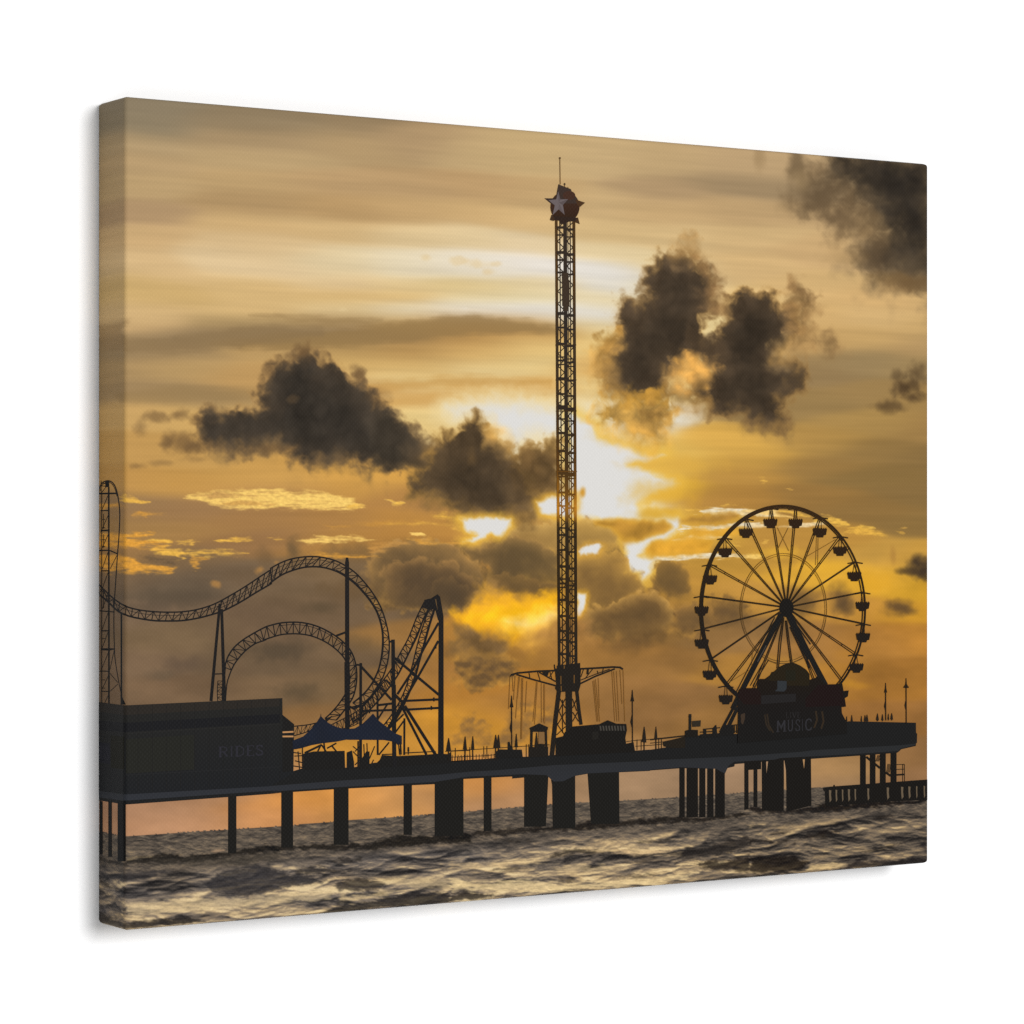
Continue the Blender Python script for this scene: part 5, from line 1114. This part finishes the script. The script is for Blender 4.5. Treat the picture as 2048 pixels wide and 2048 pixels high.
def ink(c):
    return np.clip((lin(c) - VEIL) / GAIN, 0.0012, 0.9)


def bend(X, Y, Z, lift=0.0):
    """points on the sharp box -> points on the cloth, bent round the edges; Y runs from the front (0) into the wall"""
    p = np.stack([X, Y, Z], 1)
    c = np.stack([np.clip(X, R, W - R), np.clip(Y, R, DEP - R), np.clip(Z, ZLO + R, ZHI - R)], 1)
    d = p - c
    L = np.linalg.norm(d, axis=1)
    L[L < 1e-9] = 1
    return c + d / L[:, None] * (R + np.broadcast_to(lift, L.shape))[:, None]


def cloth(u, v, lift=0.0):
    """u, v in units of the height -> points on the cloth"""
    u = np.asarray(u) * H; v = np.asarray(v) * H
    return bend(np.maximum(u, 0), np.maximum(-u, 0), H - v, lift)


def make_mesh(name, co, faces, colour, uv, mat, parent, smooth=True):
    me = bpy.data.meshes.new(name)
    if isinstance(faces, np.ndarray):                       # quads
        nf = len(faces)
        me.vertices.add(len(co)); me.vertices.foreach_set('co', co.astype(np.float32).ravel())
        me.loops.add(nf * 4); me.loops.foreach_set('vertex_index', faces.astype(np.int32).ravel())
        me.polygons.add(nf)
        me.polygons.foreach_set('loop_start', np.arange(0, nf * 4, 4, dtype=np.int32))
        me.polygons.foreach_set('loop_total', np.full(nf, 4, np.int32))
        me.update(calc_edges=True)
    else:
        me.from_pydata([tuple(c) for c in co], [], faces)
        me.update()
    a = me.color_attributes.new('ink', 'FLOAT_COLOR', 'POINT')
    a.data.foreach_set('color', np.concatenate([colour, np.ones((len(colour), 1))], 1).astype(np.float32).ravel())
    t = me.attributes.new('thread', 'FLOAT_VECTOR', 'POINT')  # metres along warp and weft
    t.data.foreach_set('vector', np.concatenate([uv, np.zeros((len(uv), 1))], 1).astype(np.float32).ravel())
    if smooth:
        me.polygons.foreach_set('use_smooth', np.ones(len(me.polygons), bool))
    me.materials.append(mat)
    me.validate()
    o = bpy.data.objects.new(name, me)
    COL.objects.link(o)
    if parent is not None:
        o.parent = parent
    return o


# ---- materials
def canvas_ink():
    m = bpy.data.materials.new('inked_canvas'); m.use_nodes = True
    nt = m.node_tree; N = nt.nodes; Lk = nt.links
    b = N['Principled BSDF']
    at = N.new('ShaderNodeAttribute'); at.attribute_name = 'ink'
    th = N.new('ShaderNodeAttribute'); th.attribute_name = 'thread'
    # threads: a plain weave, 1.15 mm apart, a little uneven
    nz = N.new('ShaderNodeTexNoise'); nz.inputs['Scale'].default_value = 260; nz.inputs['Detail'].default_value = 2
    Lk.new(th.outputs['Vector'], nz.inputs['Vector'])
    ad = N.new('ShaderNodeVectorMath'); ad.operation = 'MULTIPLY_ADD'
    ad.inputs[1].default_value = (.0014, .0014, 0)
    Lk.new(nz.outputs['Color'], ad.inputs[0]); Lk.new(th.outputs['Vector'], ad.inputs[2])
    sp = N.new('ShaderNodeSeparateXYZ'); Lk.new(ad.outputs[0], sp.inputs[0])

    def mth(op, a, bb=None):
        n = N.new('ShaderNodeMath'); n.operation = op
        for i, s in enumerate((a, bb)):
            if s is None: continue
            if isinstance(s, (int, float)): n.inputs[i].default_value = s
            else: Lk.new(s, n.inputs[i])
        return n.outputs[0]
    cx = mth('COSINE', mth('MULTIPLY', sp.outputs['X'], math.pi / 0.00115))
    cy = mth('COSINE', mth('MULTIPLY', sp.outputs['Y'], math.pi / 0.00113))
    wv = mth('MULTIPLY', cx, cy)                                    # -1 .. 1 chequer of over and under
    rib = mth('COSINE', mth('MULTIPLY', sp.outputs['X'], 2 * math.pi / 0.00115))
    hgt = mth('ADD', mth('MULTIPLY', wv, .5), mth('MULTIPLY', rib, .18))
    n2 = N.new('ShaderNodeTexNoise'); n2.inputs['Scale'].default_value = 900; n2.inputs['Detail'].default_value = 3
    Lk.new(th.outputs['Vector'], n2.inputs['Vector'])
    hgt = mth('ADD', hgt, mth('MULTIPLY', n2.outputs['Fac'], .5))
    # ink sits a little unevenly on the threads
    tone = mth('ADD', mth('MULTIPLY', hgt, 0.048), 0.988)
    mul = N.new('ShaderNodeVectorMath'); mul.operation = 'SCALE'
    Lk.new(at.outputs['Color'], mul.inputs[0]); Lk.new(tone, mul.inputs['Scale'])
    # highlights on the raised threads, added to the colour: a pale grid in dark areas
    raise_ = N.new('ShaderNodeVectorMath'); raise_.operation = 'ADD'
    lift = mth('MULTIPLY', mth('MAXIMUM', hgt, 0.0), 0.0042)
    cb = N.new('ShaderNodeCombineXYZ')
    for k in range(3): Lk.new(lift, cb.inputs[k])
    Lk.new(mul.outputs[0], raise_.inputs[0]); Lk.new(cb.outputs[0], raise_.inputs[1])
    Lk.new(raise_.outputs[0], b.inputs['Base Color'])
    b.inputs['Roughness'].default_value = .62
    b.inputs['Specular IOR Level'].default_value = .06
    bp = N.new('ShaderNodeBump'); bp.inputs['Strength'].default_value = .35; bp.inputs['Distance'].default_value = .00016
    Lk.new(hgt, bp.inputs['Height']); Lk.new(bp.outputs['Normal'], b.inputs['Normal'])
    return m


def wall_paint():
    m = bpy.data.materials.new('white_wall_paint'); m.use_nodes = True
    nt = m.node_tree; b = nt.nodes['Principled BSDF']
    b.inputs['Base Color'].default_value = (.765, .765, .765, 1); b.inputs['Roughness'].default_value = .9
    b.inputs['Specular IOR Level'].default_value = .1
    n = nt.nodes.new('ShaderNodeTexNoise'); n.inputs['Scale'].default_value = 400
    g = nt.nodes.new('ShaderNodeTexCoord'); nt.links.new(g.outputs['Object'], n.inputs['Vector'])
    bp = nt.nodes.new('ShaderNodeBump'); bp.inputs['Strength'].default_value = .03; bp.inputs['Distance'].default_value = .0005
    nt.links.new(n.outputs['Fac'], bp.inputs['Height']); nt.links.new(bp.outputs['Normal'], b.inputs['Normal'])
    return m


INK = canvas_ink()

# ---- the canvas: an Empty at its lower left corner, on the wall line
canvas = bpy.data.objects.new('canvas_print', None); COL.objects.link(canvas)
canvas['label'] = 'gallery wrapped canvas print of a pier with ferris wheel at golden sunset'
canvas['category'] = 'canvas print'

# picture grid: left side, front
nu, nv = 985, 950
us = np.concatenate([np.linspace(-DEP / H, 0, 61)[:-1], np.linspace(0, W / H, nu)])
vs = np.linspace((H - ZHI) / H, (H - ZLO) / H, nv)
UU, VV = np.meshgrid(us, vs)
uu, vv = UU.ravel(), VV.ravel()
px, py = uv_to_px(uu, vv)
tone, sea = paint(px, py)
co = cloth(uu, vv)
nuu = len(us)
idx = np.arange(nuu * nv).reshape(nv, nuu)
quads = np.stack([idx[:-1, :-1], idx[1:, :-1], idx[1:, 1:], idx[:-1, 1:]], -1).reshape(-1, 4)
fsea = sea[quads].sum(1) >= 2
inkc = ink(tone)
uvm = np.stack([uu * H, vv * H], 1)
for name, sel in (('printed_sky', ~fsea), ('printed_sea', fsea)):
    q = quads[sel]
    used, inv = np.unique(q, return_inverse=True)
    make_mesh(name, co[used], inv.reshape(-1, 4), inkc[used], uvm[used], INK, canvas)

# the turned-over edges that run to the wall: top, bottom, right (the picture carried on), and the back
vs_, fs_, cs_, ts_ = [], [], [], []


def edge_strip(X0, Z0, X1, Z1, n, ys, smp):
    k = len(vs_) and sum(len(a) for a in vs_)
    t = np.linspace(0, 1, n)
    T, Y = np.meshgrid(t, ys)
    X, Z = X0 + (X1 - X0) * T, Z0 + (Z1 - Z0) * T
    vs_.append(bend(X.ravel(), Y.ravel(), Z.ravel()))
    c = np.interp(T.ravel() * (len(smp) - 1), np.arange(len(smp)), smp[:, 0]), np.interp(T.ravel() * (len(smp) - 1), np.arange(len(smp)), smp[:, 1]), np.interp(T.ravel() * (len(smp) - 1), np.arange(len(smp)), smp[:, 2])
    cs_.append(np.stack(c, 1)); ts_.append(np.stack([X.ravel() + Z.ravel() * 0 + Y.ravel() * .5, Z.ravel() + Y.ravel()], 1))
    i = np.arange(n * len(ys)).reshape(len(ys), n) + k
    fs_.append(np.stack([i[:-1, :-1], i[:-1, 1:], i[1:, 1:], i[1:, :-1]], -1).reshape(-1, 4))


g = inkc.reshape(nv, nuu, 3)
yy = np.linspace(0, DEP, 14)
edge_strip(0, ZHI, W, ZHI, nu, yy, g[0, 60:]); edge_strip(0, ZLO, W, ZLO, nu, yy, g[-1, 60:])
edge_strip(W, ZHI, W, ZLO, nv, yy, g[:, -1])
kk = sum(len(a) for a in vs_)
e = R * 0.3
vs_.append(np.array([(e, DEP, e), (W - e, DEP, e), (W - e, DEP, H - e), (e, DEP, H - e)])); cs_.append(np.full((4, 3), .4)); ts_.append(np.zeros((4, 2)))
fs_.append(np.array([[kk, kk + 1, kk + 2, kk + 3]]))
make_mesh('wrapped_edge', np.concatenate(vs_), np.concatenate(fs_), np.concatenate(cs_), np.concatenate(ts_), INK, canvas)

# ---- ink shapes
CUTS = [196.9, 197.4, 198.0, 198.7, 199.4, 200.2, 201.1, 202, 203, 204.5, 238, 241, 243.5, 245.5, 247, 248.5, 250, 251.5, 253, 254.5, 256.5, 259, 262, 1838, 1842, 1844, 1846, 1847.5, 1849, 1850, 1851, 1852, 1853, 1854, 1855, 1856]


def clip(pts, lim, keep_less):
    out = []
    n = len(pts)
    for i in range(n):
        a, b = pts[i], pts[(i + 1) % n]
        ia = (a[0] <= lim) if keep_less else (a[0] >= lim)
        ib = (b[0] <= lim) if keep_less else (b[0] >= lim)
        if ia: out.append(a)
        if ia != ib:
            t = (lim - a[0]) / (b[0] - a[0])
            out.append((lim, a[1] + (b[1] - a[1]) * t))
    return out


XMIN, XMAX = 196.4, 1857.0


def pieces(pts):
    pts = [tuple(p) for p in pts]
    if min(p[0] for p in pts) < XMIN: pts = clip(pts, XMIN, False)
    if len(pts) >= 3 and max(p[0] for p in pts) > XMAX: pts = clip(pts, XMAX, True)
    if len(pts) < 3: return []
    lo, hi = min(p[0] for p in pts), max(p[0] for p in pts)
    if lo > CUTS[-1] or hi < CUTS[0]: return [pts]
    out, lims = [], [-1e9] + CUTS + [1e9]
    for a, b in zip(lims[:-1], lims[1:]):
        q = pts
        if lo < a: q = clip(q, a, False)
        if len(q) >= 3 and hi > b: q = clip(q, b, True)
        if len(q) >= 3: out.append(q)
    return out


STEP = 0.8e-6
obj_of = {}
for P in PARTS:
    par = canvas if P.parent is None else obj_of[id(P.parent)]
    V, F, Cc_, T, Lf = [], [], [], [], []
    for pts, colr, order in P.polys:
        for pc in pieces(pts):
            a = np.array(pc)
            keep = np.ones(len(a), bool)
            for i in range(len(a)):
                if np.hypot(*(a[i] - a[i - 1])) < 1e-4: keep[i] = False
            a = a[keep]
            if len(a) < 3: continue
            area = 0.5 * np.sum(a[:, 0] * np.roll(a[:, 1], -1) - np.roll(a[:, 0], -1) * a[:, 1])
            if abs(area) < 1e-3: continue
            if area > 0: a = a[::-1]                         # face the viewer
            k = len(V)
            u_, v_ = px_to_uv(a[:, 0], a[:, 1])
            for j in range(len(a)):
                V.append((u_[j], v_[j])); Lf.append(2.0e-5 + order * STEP)
                Cc_.append(colr(a[j, 0], a[j, 1]) if callable(colr) else colr)
            F.append(list(range(k, k + len(a))))
    if not V:
        o = bpy.data.objects.new(P.name, None); COL.objects.link(o); o.parent = par
    else:
        V = np.array(V)
        o = make_mesh(P.name, cloth(V[:, 0], V[:, 1], np.array(Lf)), F, ink(np.array(Cc_, float)), V * H, INK, par, smooth=False)
    obj_of[id(P)] = o

# ---- wall behind it
wm = bpy.data.meshes.new('wall')
s_ = 6.0
wm.from_pydata([(-s_, 0, -s_), (s_, 0, -s_), (s_, 0, s_), (-s_, 0, s_)], [], [(0, 1, 2, 3)])
wm.materials.append(wall_paint())
wall = bpy.data.objects.new('wall', wm); COL.objects.link(wall)
wall.location = (W / 2, DEP + 0.0008, H / 2)
wall['kind'] = 'structure'

# ---- camera: the canvas stands turned by TH to the picture plane
cam = bpy.data.cameras.new('camera'); camo = bpy.data.objects.new('camera', cam); COL.objects.link(camo)
# in the canvas frame: x axis along the width, y into the wall; camera axis = (ST, CT)
fwd = Vector((ST, CT, 0)); right = Vector((CT, -ST, 0))
camo.location = -(right * (_XL * H) + fwd * (_ZL * H)) + Vector((0, 0, H / 2))
camo.rotation_euler = (-fwd).to_track_quat('Z', 'Y').to_euler()
cam.sensor_width = 36; cam.lens = FPX / 2048 * 36
cam.shift_x = 0; cam.shift_y = (CY0 - 1024) / 2048
cam.clip_start = .05; cam.clip_end = 60
scene.camera = camo


def area(name, loc, target, size, power, shape='DISK'):
    l = bpy.data.lights.new(name, 'AREA'); l.shape = shape; l.size = size; l.energy = power
    o = bpy.data.objects.new(name, l); COL.objects.link(o)
    o.location = loc
    o.rotation_euler = (Vector(loc) - Vector(target)).to_track_quat('Z', 'Y').to_euler()
    return o


ctr = Vector((W / 2, 0, H / 2))
area('key_softbox', ctr + Vector((0.46, -3.7, 0.66)), ctr, 1.6, KEY, 'DISK')
area('fill_softbox', ctr + Vector((-2.1, -3.2, -1.3)), ctr, 1.8, FILL, 'DISK')
wd = bpy.data.worlds.new('World'); scene.world = wd; wd.use_nodes = True
wd.node_tree.nodes['Background'].inputs[0].default_value = (1, 1, 1, 1)
wd.node_tree.nodes['Background'].inputs[1].default_value = AMB

vs2 = scene.view_settings
scene.display_settings.display_device = 'sRGB'
vs2.view_transform = 'Standard'; vs2.look = 'None'; vs2.exposure = 0; vs2.gamma = 1
vs2.use_curve_mapping = False
scene.cycles.use_denoising = False
scene.cycles.max_bounces = 6
scene.cycles.pixel_filter_type = 'BLACKMAN_HARRIS'
scene.cycles.filter_width = 1.5
